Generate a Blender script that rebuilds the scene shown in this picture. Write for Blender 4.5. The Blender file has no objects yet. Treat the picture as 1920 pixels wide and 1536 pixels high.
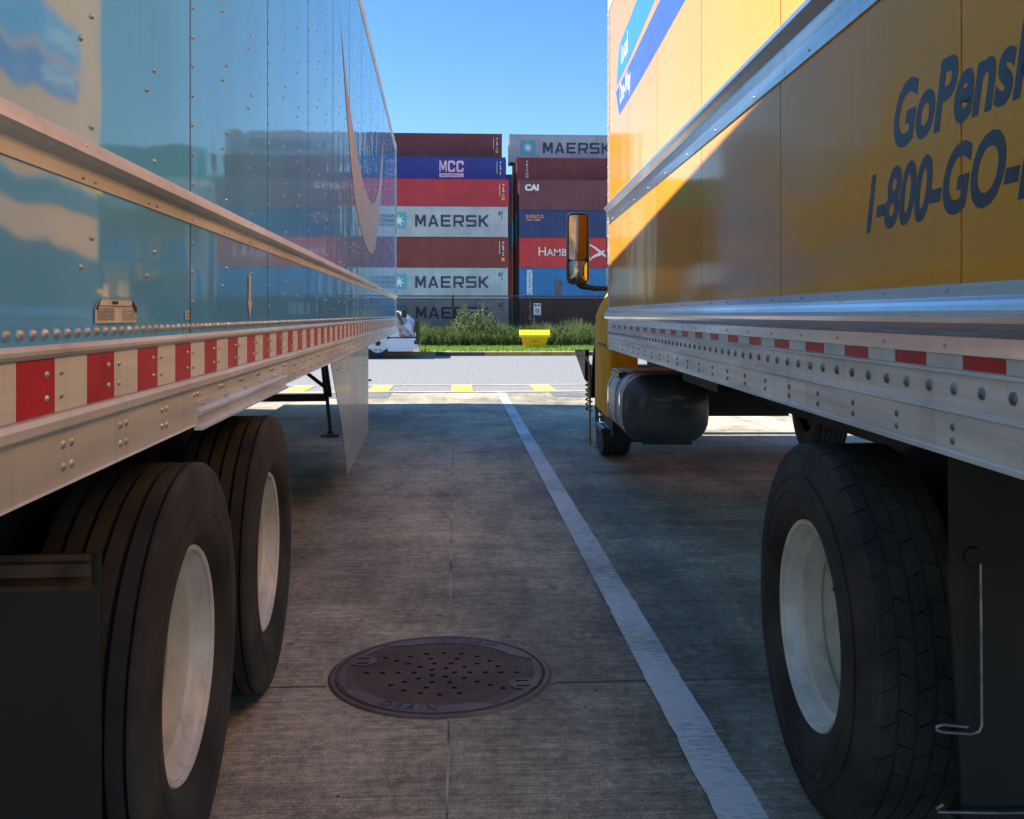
import bpy, bmesh, math, random
from math import sin, cos, pi, radians as R
from mathutils import Vector, Matrix
random.seed(7)
D = bpy.data
scene = bpy.context.scene
COL = scene.collection

# ------------------------------------------------------------------ camera, sky, sun, exposure
cam_d = D.cameras.new("camera"); cam = D.objects.new("camera", cam_d); COL.objects.link(cam)
cam.location = (0, 0, 1.35)
cam.rotation_euler = (R(90), 0, -math.atan(105 / 1821))
cam_d.sensor_fit = 'HORIZONTAL'; cam_d.sensor_width = 36; cam_d.lens = 36 * 1821 / 1920
cam_d.shift_y = -178 / 1920
cam_d.clip_start = 0.05; cam_d.clip_end = 3000
scene.camera = cam

SUN = Vector((-1.0, 0.22, 1.12)).normalized()
world = D.worlds.new("World"); scene.world = world; world.use_nodes = True
wn = world.node_tree.nodes; wl = world.node_tree.links
bg = wn["Background"]; bg.inputs[1].default_value = 0.088
sky = wn.new("ShaderNodeTexSky"); sky.sky_type = 'NISHITA'; sky.sun_disc = False
sky.sun_elevation = math.asin(SUN.z); sky.sun_rotation = math.atan2(SUN.x, SUN.y)
sky.air_density = 1.0; sky.dust_density = 0.3; sky.ozone_density = 4.0; sky.altitude = 100
hs = wn.new("ShaderNodeHueSaturation"); hs.inputs['Saturation'].default_value = 1.22; hs.inputs['Value'].default_value = 0.92
wl.new(sky.outputs[0], hs.inputs['Color']); wl.new(hs.outputs[0], bg.inputs[0])
sd = D.lights.new("sun", 'SUN'); sun = D.objects.new("sun", sd); COL.objects.link(sun)
sd.energy = 4.1; sd.angle = R(0.53); sd.color = (1.0, 0.94, 0.85)
sun.rotation_euler = SUN.to_track_quat('Z', 'Y').to_euler()
sun.location = (-40, 10, 60)
scene.view_settings.view_transform = 'Standard'; scene.view_settings.look = 'None'
scene.view_settings.exposure = 1.42; scene.view_settings.gamma = 1
scene.cycles.max_bounces = 10; scene.cycles.diffuse_bounces = 5; scene.cycles.glossy_bounces = 6
scene.cycles.transparent_max_bounces = 16
scene.cycles.use_denoising = True
scene.cycles.sample_clamp_indirect = 40

# ------------------------------------------------------------------ materials
def nodes_of(m):
    m.use_nodes = True
    return m.node_tree.nodes, m.node_tree.links, m.node_tree.nodes["Principled BSDF"]

def pm(name, col, rough=0.5, metal=0.0, coat=0.0, var=0.15, vscale=3.0, stretch=(1, 1, 1), col2=None,
       bump=0.0, bscale=40.0, bstretch=(1, 1, 1), bdist=0.01, rvar=0.1, spec=0.5, streaks=0.0, scol=(0.05, 0.04, 0.03)):
    m = D.materials.new(name); n, l, p = nodes_of(m)
    tc = n.new("ShaderNodeTexCoord"); mp = n.new("ShaderNodeMapping"); mp.inputs['Scale'].default_value = stretch
    l.new(tc.outputs['Object'], mp.inputs[0])
    nz = n.new("ShaderNodeTexNoise"); nz.inputs['Scale'].default_value = vscale; nz.inputs['Detail'].default_value = 8
    l.new(mp.outputs[0], nz.inputs['Vector'])
    rp = n.new("ShaderNodeMapRange"); rp.inputs[1].default_value = 0.3; rp.inputs[2].default_value = 0.7
    l.new(nz.outputs[0], rp.inputs[0])
    mx = n.new("ShaderNodeMix"); mx.data_type = 'RGBA'
    c2 = col2 or tuple(max(0, c * (1 - 2 * var)) for c in col)
    c1 = col if col2 else tuple(min(1, c * (1 + var)) for c in col)
    mx.inputs['A'].default_value = (*c1, 1); mx.inputs['B'].default_value = (*c2, 1)
    l.new(rp.outputs[0], mx.inputs['Factor'])
    out = mx.outputs['Result']
    if streaks:
        m2 = n.new("ShaderNodeMapping"); m2.inputs['Scale'].default_value = (6, 6, 0.35); l.new(tc.outputs['Object'], m2.inputs[0])
        n2 = n.new("ShaderNodeTexNoise"); n2.inputs['Scale'].default_value = 4; n2.inputs['Detail'].default_value = 6
        l.new(m2.outputs[0], n2.inputs['Vector'])
        r2 = n.new("ShaderNodeMapRange"); r2.inputs[1].default_value = 0.52; r2.inputs[2].default_value = 0.78; r2.inputs[4].default_value = streaks * 0.85
        l.new(n2.outputs[0], r2.inputs[0])
        mx2 = n.new("ShaderNodeMix"); mx2.data_type = 'RGBA'; mx2.inputs['B'].default_value = (*scol, 1)
        l.new(out, mx2.inputs['A']); l.new(r2.outputs[0], mx2.inputs['Factor']); out = mx2.outputs['Result']
    l.new(out, p.inputs['Base Color'])
    rr = n.new("ShaderNodeMapRange"); rr.inputs[3].default_value = max(0.02, rough - rvar); rr.inputs[4].default_value = min(1, rough + rvar)
    l.new(nz.outputs[0], rr.inputs[0]); l.new(rr.outputs[0], p.inputs['Roughness'])
    p.inputs['Metallic'].default_value = metal
    p.inputs['Specular IOR Level'].default_value = spec
    p.inputs['Coat Weight'].default_value = coat; p.inputs['Coat Roughness'].default_value = 0.04
    if bump:
        m3 = n.new("ShaderNodeMapping"); m3.inputs['Scale'].default_value = bstretch; l.new(tc.outputs['Object'], m3.inputs[0])
        n3 = n.new("ShaderNodeTexNoise"); n3.inputs['Scale'].default_value = bscale; n3.inputs['Detail'].default_value = 3
        l.new(m3.outputs[0], n3.inputs['Vector'])
        b = n.new("ShaderNodeBump"); b.inputs['Strength'].default_value = bump; b.inputs['Distance'].default_value = bdist
        l.new(n3.outputs[0], b.inputs['Height']); l.new(b.outputs[0], p.inputs['Normal'])
        l.new(b.outputs[0], p.inputs['Coat Normal'])
    return m

M = {}
def panel_mat(name, col, rough, wave, wscale, coat_r=0.03, var=0.03, coat_ior=1.5):
    m = pm(name, col, rough, coat=1.0, var=var, vscale=1.5, rvar=0.05, streaks=0.14, scol=tuple(c * 0.45 + 0.05 for c in col))
    n, l, p = nodes_of(m)
    p.inputs['Coat Roughness'].default_value = coat_r; p.inputs['Specular IOR Level'].default_value = 0.0; p.inputs['Coat IOR'].default_value = coat_ior
    tc = n.new("ShaderNodeTexCoord"); mp = n.new("ShaderNodeMapping"); mp.inputs['Scale'].default_value = (1, 1.6, 1.0)
    l.new(tc.outputs['Object'], mp.inputs[0])
    a = n.new("ShaderNodeTexNoise"); a.inputs['Scale'].default_value = wscale; a.inputs['Detail'].default_value = 1.5; a.inputs['Roughness'].default_value = 0.4
    l.new(mp.outputs[0], a.inputs['Vector'])
    b = n.new("ShaderNodeBump"); b.inputs['Strength'].default_value = 1; b.inputs['Distance'].default_value = wave
    l.new(a.outputs[0], b.inputs['Height'])
    f = n.new("ShaderNodeTexNoise"); f.inputs['Scale'].default_value = 180; f.inputs['Detail'].default_value = 1
    l.new(tc.outputs['Object'], f.inputs['Vector'])
    b2 = n.new("ShaderNodeBump"); b2.inputs['Strength'].default_value = 0.2; b2.inputs['Distance'].default_value = 0.00012
    l.new(f.outputs[0], b2.inputs['Height']); l.new(b.outputs[0], b2.inputs['Normal'])
    l.new(b2.outputs[0], p.inputs['Normal']); l.new(b2.outputs[0], p.inputs['Coat Normal'])
    return m
M['blue'] = panel_mat("light_blue_paint", (0.15, 0.53, 1.0), 0.35, 0.0042, 2.2, 0.05, 0.06, 1.35)
M['swoosh'] = pm("pale_grey_vinyl", (0.46, 0.46, 0.46), 0.8, var=0.05, spec=0.15)
M['yellow'] = panel_mat("yellow_gloss_paint", (0.90, 0.375, 0.030), 0.30, 0.003, 1.3, 0.08, 0.03, 1.30)
M['yellow_cab'] = pm("yellow_cab_paint", (0.98, 0.44, 0.012), 0.6, var=0.06, streaks=0.12, spec=0.08)
M['alu'] = pm("brushed_aluminium", (0.76, 0.76, 0.75), 0.42, metal=0.3, var=0.12, vscale=5, stretch=(1, 0.3, 6), bump=0.15, bscale=120, bstretch=(1, 0.1, 3), bdist=0.002, streaks=0.35, scol=(0.20, 0.19, 0.17))
M['alu_dull'] = pm("weathered_aluminium", (0.74, 0.72, 0.66), 0.5, metal=0.22, var=0.12, vscale=4, stretch=(1, 0.4, 3), bump=0.12, bscale=80, bstretch=(1, 0.2, 3), bdist=0.002, streaks=0.25, scol=(0.22, 0.18, 0.14))
M['alu_bright'] = pm("polished_rail_aluminium", (0.75, 0.77, 0.80), 0.22, metal=0.95, var=0.1, vscale=6, stretch=(1, 0.2, 4), bump=0.2, bscale=12, bstretch=(1, 0.6, 1), bdist=0.004, streaks=0.3, scol=(0.25, 0.25, 0.25))
M['rivet'] = pm("rivet_metal", (0.60, 0.61, 0.62), 0.45, metal=0.6, var=0.15, vscale=30)
M['tape_white'] = pm("white_reflective_tape", (0.86, 0.84, 0.76), 0.4, var=0.06, vscale=6, stretch=(1, 0.3, 6), bump=0.1, bscale=300, bdist=0.001, streaks=0.3, scol=(0.35, 0.30, 0.24))
M['tape_white2'] = pm('cool_white_reflective_tape', (0.72, 0.74, 0.74), 0.4, var=0.10, vscale=6, bump=0.1, bscale=300, bdist=0.001)
M['bolt_dark'] = pm('dull_steel_rivet', (0.30, 0.31, 0.33), 0.45, metal=0.8, var=0.2, vscale=30)
M['tape_red'] = pm("red_reflective_tape", (0.60, 0.012, 0.020), 0.4, spec=0.3, var=0.12, vscale=6, bump=0.1, bscale=300, bdist=0.001)
M['black'] = pm("black_seal", (0.012, 0.012, 0.012), 0.6)
M['under'] = pm("black_chassis_paint", (0.008, 0.008, 0.0085), 0.65, var=0.3, vscale=4)
M['tyre'] = pm("tyre_rubber", (0.070, 0.064, 0.058), 0.8, spec=0.3, col2=(0.026, 0.025, 0.024), vscale=5, rvar=0.08, bump=0.25, bscale=60, bdist=0.003)
M['groove_shade'] = pm("shaded_groove_rubber", (0.008, 0.008, 0.008), 0.85)  # same rubber darkened, groove shade put into the colour
M['tyre_letter'] = pm("raised_tyre_lettering", (0.055, 0.054, 0.053), 0.6, var=0.2)
M['rim'] = pm("white_painted_steel_rim", (0.80, 0.77, 0.69), 0.35, coat=0.3, var=0.10, vscale=5, streaks=0.6, scol=(0.25, 0.20, 0.14))
M['hub'] = pm("dirty_hub_steel", (0.10, 0.09, 0.08), 0.55, metal=0.5, var=0.3, vscale=20)
M['rubber'] = pm("black_rubber_flap", (0.006, 0.006, 0.0065), 0.6, var=0.25, vscale=5, stretch=(1, 1, 0.3))
M['bracket'] = pm("rusty_dark_steel", (0.09, 0.065, 0.045), 0.5, metal=0.4, var=0.35, vscale=12)
M['skirt'] = pm("grey_satin_skirt", (0.36, 0.37, 0.38), 0.42, metal=0.2, coat=0.15, var=0.06, vscale=1.5)
M['label'] = pm("cream_label", (0.86, 0.80, 0.68), 0.5, var=0.08, vscale=20)
M['print'] = pm("dark_print", (0.06, 0.055, 0.05), 0.6)
M['sand'] = pm("tan_decal", (0.75, 0.68, 0.54), 0.5, var=0.1)
M['navy'] = pm("navy_vinyl_lettering", (0.012, 0.022, 0.055), 0.4, coat=0.25, var=0.05)
M['stripe_sky'] = pm("sky_blue_vinyl", (0.045, 0.28, 0.72), 0.35, coat=0.5, var=0.04)
M['stripe_royal'] = pm("royal_blue_vinyl", (0.06, 0.10, 0.55), 0.35, coat=0.5, var=0.04)
M['white'] = pm("white_vinyl", (0.75, 0.77, 0.78), 0.45, var=0.05)
M['chrome'] = pm("chrome", (0.75, 0.77, 0.80), 0.12, metal=1.0, var=0.05, rvar=0.04)
M['tank'] = pm("dark_tank_end", (0.075, 0.080, 0.085), 0.45, var=0.35, vscale=2.5, coat=0.2)
M['plastic'] = pm("black_plastic", (0.012, 0.012, 0.013), 0.4, var=0.2)
M['mirror'] = pm("mirror_glass", (0.34, 0.33, 0.31), 0.03, metal=1.0, var=0.01, rvar=0.01)
M['tan_pole'] = pm("tan_painted_steel", (0.45, 0.24, 0.04), 0.45, var=0.15, vscale=10)
M['cast_iron'] = pm("rusty_cast_iron", (0.16, 0.080, 0.040), 0.6, metal=0.15, col2=(0.085, 0.055, 0.038), vscale=4, rvar=0.15, bump=0.3, bscale=160, bdist=0.002)
M['worn_iron'] = pm("worn_cast_iron", (0.20, 0.125, 0.09), 0.5, metal=0.15, col2=(0.13, 0.065, 0.04), vscale=5, rvar=0.1, bump=0.2, bscale=120, bdist=0.002)
M['hole_shade'] = pm("painted_hole_shade", (0.003, 0.003, 0.003), 0.9)  # flat near-black that paints the shade inside holes and slots
M['joint'] = pm("joint_sealant", (0.48, 0.44, 0.38), 0.9, var=0.5, vscale=3)
M['bin'] = pm("shaded_bin_yellow", (0.95, 0.42, 0.003), 0.4, var=0.05)  # body yellow turned orange, its shade put into the colour
M['bin_lid'] = pm("sunlit_bin_yellow", (0.90, 0.68, 0.01), 0.4, var=0.05)  # same bin yellow made lighter, sunlight put into the lid colour
M['white_paint'] = pm("white_truck_paint", (0.72, 0.76, 0.82), 0.3, coat=0.8, var=0.04)
M['glass_dark'] = pm("dark_window_glass", (0.02, 0.025, 0.03), 0.08, coat=1.0, var=0.1, rvar=0.02)
M['lamp'] = pm("headlamp_glass", (0.30, 0.32, 0.36), 0.15, coat=1.0, var=0.3, vscale=8)
M['lamp_red'] = pm("red_marker", (0.5, 0.05, 0.02), 0.3, coat=0.5)
M['alloy'] = pm("alloy_wheel", (0.75, 0.76, 0.78), 0.3, metal=0.5, var=0.1)
M['fence'] = pm("black_fence_wire", (0.018, 0.020, 0.022), 0.5, var=0.2)
M['bark'] = pm("shrub_stem", (0.08, 0.06, 0.04), 0.8)
M['kerb_y'] = pm("worn_yellow_kerb_paint", (0.42, 0.25, 0.08), 0.8, var=0.2, vscale=3)
M['kerb_d'] = pm("dark_kerb", (0.07, 0.07, 0.075), 0.8, var=0.2)
M['kerb_top'] = pm("pale_kerb_top", (0.50, 0.42, 0.30), 0.85, var=0.15)
M['tarp'] = pm("white_neighbour_panel", (0.70, 0.70, 0.69), 0.4, coat=0.5, var=0.05)

def leaf_mat(name, c, c2, sc=3.0):
    m = pm(name, c, 0.6, col2=c2, vscale=sc)
    n, l, p = nodes_of(m); p.inputs['Subsurface Weight'].default_value = 0.0
    tr = n.new("ShaderNodeBsdfTranslucent"); tr.inputs[0].default_value = (c[0] * 1.3, c[1] * 1.4, c[2] * 0.7, 1)
    mx = n.new("ShaderNodeMixShader"); mx.inputs[0].default_value = 0.3
    out = n["Material Output"]
    l.new(p.outputs[0], mx.inputs[1]); l.new(tr.outputs[0], mx.inputs[2]); l.new(mx.outputs[0], out.inputs[0])
    return m
M['weed'] = leaf_mat("tall_weed_green", (0.15, 0.21, 0.065), (0.085, 0.13, 0.05), 1.5)
M['straw'] = leaf_mat("dry_seed_heads", (0.26, 0.24, 0.13), (0.16, 0.17, 0.08), 1.5)
M['bush'] = leaf_mat("bush_leaf_green", (0.075, 0.11, 0.035), (0.04, 0.06, 0.022), 2.0)
M['lawn_blade'] = leaf_mat("lawn_blades", (0.20, 0.30, 0.04), (0.13, 0.22, 0.03), 1.0)
M['lawn'] = pm("lawn_turf", (0.20, 0.29, 0.05), 0.9, col2=(0.13, 0.19, 0.04), vscale=2.5, bump=0.6, bscale=20, bdist=0.05)

def screen_mat():
    m = D.materials.new("fence_screen_mesh"); n, l, p = nodes_of(m)
    p.inputs['Base Color'].default_value = (0.015, 0.015, 0.018, 1); p.inputs['Roughness'].default_value = 0.8
    tc = n.new("ShaderNodeTexCoord"); nz = n.new("ShaderNodeTexNoise"); nz.inputs['Scale'].default_value = 0.8
    l.new(tc.outputs['Object'], nz.inputs['Vector'])
    mr = n.new("ShaderNodeMapRange"); mr.inputs[3].default_value = 0.62; mr.inputs[4].default_value = 0.76
    l.new(nz.outputs[0], mr.inputs[0]); l.new(mr.outputs[0], p.inputs['Alpha'])
    return m
M['screen'] = screen_mat()

def concrete_mat():
    m = D.materials.new("broomed_concrete"); n, l, p = nodes_of(m)
    tc = n.new("ShaderNodeTexCoord")
    def noise(scale, st, det=6, rough=0.6, dist=0.0, loc=(0, 0, 0)):
        mp = n.new("ShaderNodeMapping"); mp.inputs['Scale'].default_value = st; mp.inputs['Location'].default_value = loc; l.new(tc.outputs['Object'], mp.inputs[0])
        z = n.new("ShaderNodeTexNoise"); z.inputs['Scale'].default_value = scale; z.inputs['Detail'].default_value = det
        z.inputs['Roughness'].default_value = rough; z.inputs['Distortion'].default_value = dist
        l.new(mp.outputs[0], z.inputs['Vector']); return z.outputs[0]
    def mr(x, a, b, c, d):
        q = n.new("ShaderNodeMapRange"); q.inputs[1].default_value = a; q.inputs[2].default_value = b
        q.inputs[3].default_value = c; q.inputs[4].default_value = d; l.new(x, q.inputs[0]); return q.outputs[0]
    def mul(a, b):
        q = n.new("ShaderNodeMath"); q.operation = 'MULTIPLY'; l.new(a, q.inputs[0]); l.new(b, q.inputs[1]); return q.outputs[0]
    broom = noise(1, (2.5, 110, 1), 5, 0.75)
    big = noise(0.5, (1, 0.7, 1), 8, 0.68, 0.3, (7.3, 2.2, 0))
    mid = noise(1.6, (1.8, 0.5, 1), 9, 0.72, 0.3)      # worn wheel lanes along the bay
    smear = noise(2.6, (0.5, 1.6, 1), 9, 0.74, 0.2)
    mott = noise(22, (1, 1, 1), 8, 0.75)
    grit = noise(170, (1, 1, 1), 3)
    def vor(scale, a, b, c_, d):
        z = n.new("ShaderNodeTexVoronoi"); z.inputs['Scale'].default_value = scale; l.new(tc.outputs['Object'], z.inputs['Vector'])
        return mr(z.outputs['Distance'], a, b, c_, d)
    v = mul(mr(big, 0.36, 0.64, 0.42, 1.18), mr(mid, 0.34, 0.62, 0.66, 1.08))
    v = mul(v, mr(smear, 0.36, 0.62, 0.74, 1.06))
    v = mul(v, mr(broom, 0.38, 0.62, 0.62, 1.18))
    v = mul(v, mr(mott, 0.38, 0.66, 0.62, 1.22))
    v = mul(v, mr(grit, 0.4, 0.68, 0.70, 1.42))
    v = mul(v, vor(2.3, 0.02, 0.06, 0.45, 1.0))         # oil drips
    v = mul(v, vor(30, 0.06, 0.15, 1.7, 1.0))          # pale stones
    cr = n.new("ShaderNodeValToRGB"); e = cr.color_ramp.elements
    e[0].position = 0.1; e[0].color = (0.050, 0.040, 0.028, 1)
    e[1].position = 1.0; e[1].color = (0.74, 0.66, 0.49, 1)
    l.new(v, cr.inputs[0]); l.new(cr.outputs[0], p.inputs['Base Color'])
    l.new(mr(big, 0.35, 0.65, 0.62, 0.9), p.inputs['Roughness'])
    b = n.new("ShaderNodeBump"); b.inputs['Strength'].default_value = 0.5; b.inputs['Distance'].default_value = 0.006
    mm_ = n.new('ShaderNodeMath'); mm_.operation = 'ADD'; l.new(broom, mm_.inputs[0]); l.new(mott, mm_.inputs[1])
    l.new(mm_.outputs[0], b.inputs['Height']); l.new(b.outputs[0], p.inputs['Normal'])
    return m
M['concrete'] = concrete_mat()
M['asphalt'] = pm("pale_weathered_asphalt", (0.29, 0.29, 0.29), 0.85, col2=(0.15, 0.15, 0.15), vscale=14, bump=0.5, bscale=30, bdist=0.02)
M['patch'] = pm("dark_asphalt_patch", (0.16, 0.16, 0.17), 0.85, var=0.2, vscale=8)

def worn_paint(name, col, under, lo=0.40, hi=0.60):
    m = D.materials.new(name); n, l, p = nodes_of(m)
    tc = n.new("ShaderNodeTexCoord")
    mp = n.new("ShaderNodeMapping"); mp.inputs['Scale'].default_value = (9, 45, 1); l.new(tc.outputs['Object'], mp.inputs[0])
    a = n.new("ShaderNodeTexNoise"); a.inputs['Scale'].default_value = 2; a.inputs['Detail'].default_value = 6; l.new(mp.outputs[0], a.inputs['Vector'])
    b = n.new("ShaderNodeTexNoise"); b.inputs['Scale'].default_value = 1.1; b.inputs['Detail'].default_value = 5; l.new(tc.outputs['Object'], b.inputs['Vector'])
    ad = n.new("ShaderNodeMath"); ad.operation = 'ADD'; l.new(a.outputs[0], ad.inputs[0]); l.new(b.outputs[0], ad.inputs[1])
    hf = n.new("ShaderNodeMath"); hf.operation = 'MULTIPLY'; hf.inputs[1].default_value = 0.5; l.new(ad.outputs[0], hf.inputs[0])
    r = n.new("ShaderNodeMapRange"); r.inputs[1].default_value = lo; r.inputs[2].default_value = hi; l.new(hf.outputs[0], r.inputs[0])
    mx = n.new("ShaderNodeMix"); mx.data_type = 'RGBA'; mx.inputs['A'].default_value = (*col, 1); mx.inputs['B'].default_value = (*under, 1)
    l.new(r.outputs[0], mx.inputs['Factor']); l.new(mx.outputs['Result'], p.inputs['Base Color'])
    p.inputs['Roughness'].default_value = 0.75
    bp = n.new("ShaderNodeBump"); bp.inputs['Strength'].default_value = 0.4; bp.inputs['Distance'].default_value = 0.005
    l.new(a.outputs[0], bp.inputs['Height']); l.new(bp.outputs[0], p.inputs['Normal'])
    return m
M['bay_line'] = worn_paint("worn_white_line", (0.74, 0.75, 0.76), (0.26, 0.25, 0.23), 0.47, 0.63)
M['road_yellow'] = worn_paint("worn_yellow_line", (0.66, 0.44, 0.06), (0.36, 0.33, 0.27), 0.48, 0.66)
M['road_white'] = worn_paint("faded_line", (0.62, 0.58, 0.45), (0.36, 0.33, 0.27), 0.40, 0.62)

# ------------------------------------------------------------------ mesh builder
class MB:
    def __init__(s): s.v = []; s.f = []; s.m = []; s.mats = []; s.smooth = []
    def mi(s, mat):
        if mat not in s.mats: s.mats.append(mat)
        return s.mats.index(mat)
    def add(s, vs, fs, mat, smooth=False):
        o = len(s.v); s.v += [tuple(p) for p in vs]; k = s.mi(mat)
        for f in fs: s.f.append([i + o for i in f]); s.m.append(k); s.smooth.append(smooth)
        return s
    def box(s, x0, x1, y0, y1, z0, z1, mat):
        vs = [(x, y, z) for z in (z0, z1) for y in (y0, y1) for x in (x0, x1)]
        return s.add(vs, [(0, 2, 3, 1), (4, 5, 7, 6), (0, 1, 5, 4), (2, 6, 7, 3), (0, 4, 6, 2), (1, 3, 7, 5)], mat)
    def extrude_y(s, prof, y0, y1, mat, smooth=False, close=True):
        n = len(prof); vs = [(x, y0, z) for x, z in prof] + [(x, y1, z) for x, z in prof]
        fs = [(i, (i + 1) % n, n + (i + 1) % n, n + i) for i in range(n if close else n - 1)]
        s.add(vs, fs, mat, smooth)
        if close: s.add(vs, [list(range(n))[::-1], [n + i for i in range(n)]], mat)
        return s
    def extrude_x(s, prof, x0, x1, mat, smooth=False):
        n = len(prof); vs = [(x0, y, z) for y, z in prof] + [(x1, y, z) for y, z in prof]
        s.add(vs, [(i, (i + 1) % n, n + (i + 1) % n, n + i) for i in range(n)], mat, smooth)
        s.add(vs, [list(range(n))[::-1], [n + i for i in range(n)]], mat); return s
    def tube(s, pts, r, mat, k=8, smooth=True):
        pts = [Vector(p) for p in pts]; rs = r if isinstance(r, (list, tuple)) else [r] * len(pts)
        vs = []; up = None
        for i, p in enumerate(pts):
            t = (pts[min(i + 1, len(pts) - 1)] - pts[max(i - 1, 0)]).normalized()
            if up is None: up = t.orthogonal().normalized()
            up = (up - t * up.dot(t)).normalized(); b = t.cross(up)
            for j in range(k):
                a = 2 * pi * j / k; vs.append(p + (up * cos(a) + b * sin(a)) * rs[i])
        fs = [(i * k + j, i * k + (j + 1) % k, (i + 1) * k + (j + 1) % k, (i + 1) * k + j) for i in range(len(pts) - 1) for j in range(k)]
        s.add(vs, fs, mat, smooth); s.add(vs, [list(range(k))[::-1], [(len(pts) - 1) * k + j for j in range(k)]], mat)
        return s
    def lathe_x(s, prof, mat, c=(0, 0, 0), n=64, smooth=True, mats=None):
        """prof: (x, r) pairs turned about the x axis through c"""
        def ring(x, r): return [(c[0] + x, c[1] + r * cos(2 * pi * j / n), c[2] + r * sin(2 * pi * j / n)) for j in range(n)]
        last = None; pd = None
        for i in range(len(prof) - 1):
            (x0, r0), (x1, r1) = prof[i], prof[i + 1]; d = Vector((x1 - x0, r1 - r0)).normalized()
            mm = mats[i] if mats else mat; k = s.mi(mm)
            if last is None or d.dot(pd) < .80 or (mats and i and mats[i - 1] != mm): last = len(s.v); s.v += ring(x0, r0)
            nb = len(s.v); s.v += ring(x1, r1)
            for j in range(n):
                s.f.append([last + j, last + (j + 1) % n, nb + (j + 1) % n, nb + j]); s.m.append(k); s.smooth.append(smooth)
            last = nb; pd = d
        return s
    def rivet(s, x, y, z, r, sgn, mat, h=0.6, k=8):
        """domed head standing on a plane of constant x, pointing sgn*x"""
        vs = []
        for q, (rr, hh) in enumerate(((1, -0.001), (0.82, 0.55), (0.45, 0.9))):
            for j in range(k):
                a = 2 * pi * j / k; vs.append((x + sgn * (hh * r * h if q else -0.0005), y + r * rr * cos(a), z + r * rr * sin(a)))
        vs.append((x + sgn * r * h, y, z))
        fs = [(q * k + j, q * k + (j + 1) % k, (q + 1) * k + (j + 1) % k, (q + 1) * k + j) for q in range(2) for j in range(k)]
        fs += [(2 * k + j, 2 * k + (j + 1) % k, 3 * k) for j in range(k)]
        return s.add(vs, fs, mat, True)
    def text(s, body, size, place, mat, bold=0.0, sx=1.0, shear=0.0, align='LEFT', space=1.0, mapf=None):
        """place(u, v) -> 3-D point"""
        vs, fs = text_shape(body, size, bold, align, space)
        return s.add([place(u * sx + v * shear, v) for u, v in vs], fs, mat)
    def build(s, name, parent=None, bevel=0.0, loc=None, recalc=True):
        me = D.meshes.new(name); me.from_pydata(s.v, [], s.f)
        for m_ in s.mats: me.materials.append(M[m_] if isinstance(m_, str) else m_)
        me.polygons.foreach_set('material_index', s.m); me.polygons.foreach_set('use_smooth', s.smooth)
        if recalc:
            bm = bmesh.new(); bm.from_mesh(me); bmesh.ops.recalc_face_normals(bm, faces=bm.faces); bm.to_mesh(me); bm.free()
        me.update()
        o = D.objects.new(name, me); COL.objects.link(o)
        if parent: o.parent = parent
        if loc: o.location = loc
        if bevel:
            b = o.modifiers.new("bevel", 'BEVEL'); b.width = bevel; b.segments = 2; b.limit_method = 'ANGLE'; b.angle_limit = R(40)
        return o

_tc = {}
def text_shape(body, size, bold, align, space):
    key = (body, bold, align, space)
    if key not in _tc:
        cu = D.curves.new("t", 'FONT'); cu.body = body; cu.size = 1; cu.offset = bold; cu.align_x = align
        cu.space_character = space; cu.resolution_u = 4
        o = D.objects.new("t", cu); COL.objects.link(o)
        dg = bpy.context.evaluated_depsgraph_get(); dg.update()
        me = o.evaluated_get(dg).to_mesh()
        _tc[key] = ([(v.co.x, v.co.y) for v in me.vertices], [list(p.vertices) for p in me.polygons])
        o.evaluated_get(dg).to_mesh_clear(); D.objects.remove(o); D.curves.remove(cu)
    vs, fs = _tc[key]
    return [(x * size, y * size) for x, y in vs], fs

def thing(name, label, cat, loc=(0, 0, 0), rz=0.0, group=None):
    o = D.objects.new(name, None); COL.objects.link(o); o.location = loc; o.rotation_euler = (0, 0, rz)
    o.empty_display_size = 0.3
    return tag(o, label, cat, group)
def tag(o, label, cat, group=None, kind=None):
    o['label'] = label; o['category'] = cat
    if group: o['group'] = group
    if kind: o['kind'] = kind
    return o
def struct(o, label=None, kind='structure'):
    o['kind'] = kind
    if label: o['label'] = label
    return o
def copy_tree(o, parent=None):
    c = o.copy(); COL.objects.link(c); c.parent = parent
    for ch in list(o.children): copy_tree(ch, c)
    return c

# ------------------------------------------------------------------ ground, road, markings
g = MB(); g.add([(-400, -60, 0), (400, -60, 0), (400, 1500, 0), (-400, 1500, 0)], [(0, 1, 2, 3)], 'concrete')
struct(g.build('ground'))
g = MB(); g.add([(-200, 17.0, .004), (200, 17.0, .004), (200, 31.6, .004), (-200, 31.6, .004)], [(0, 1, 2, 3)], 'asphalt')
struct(g.build('road'))
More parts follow.
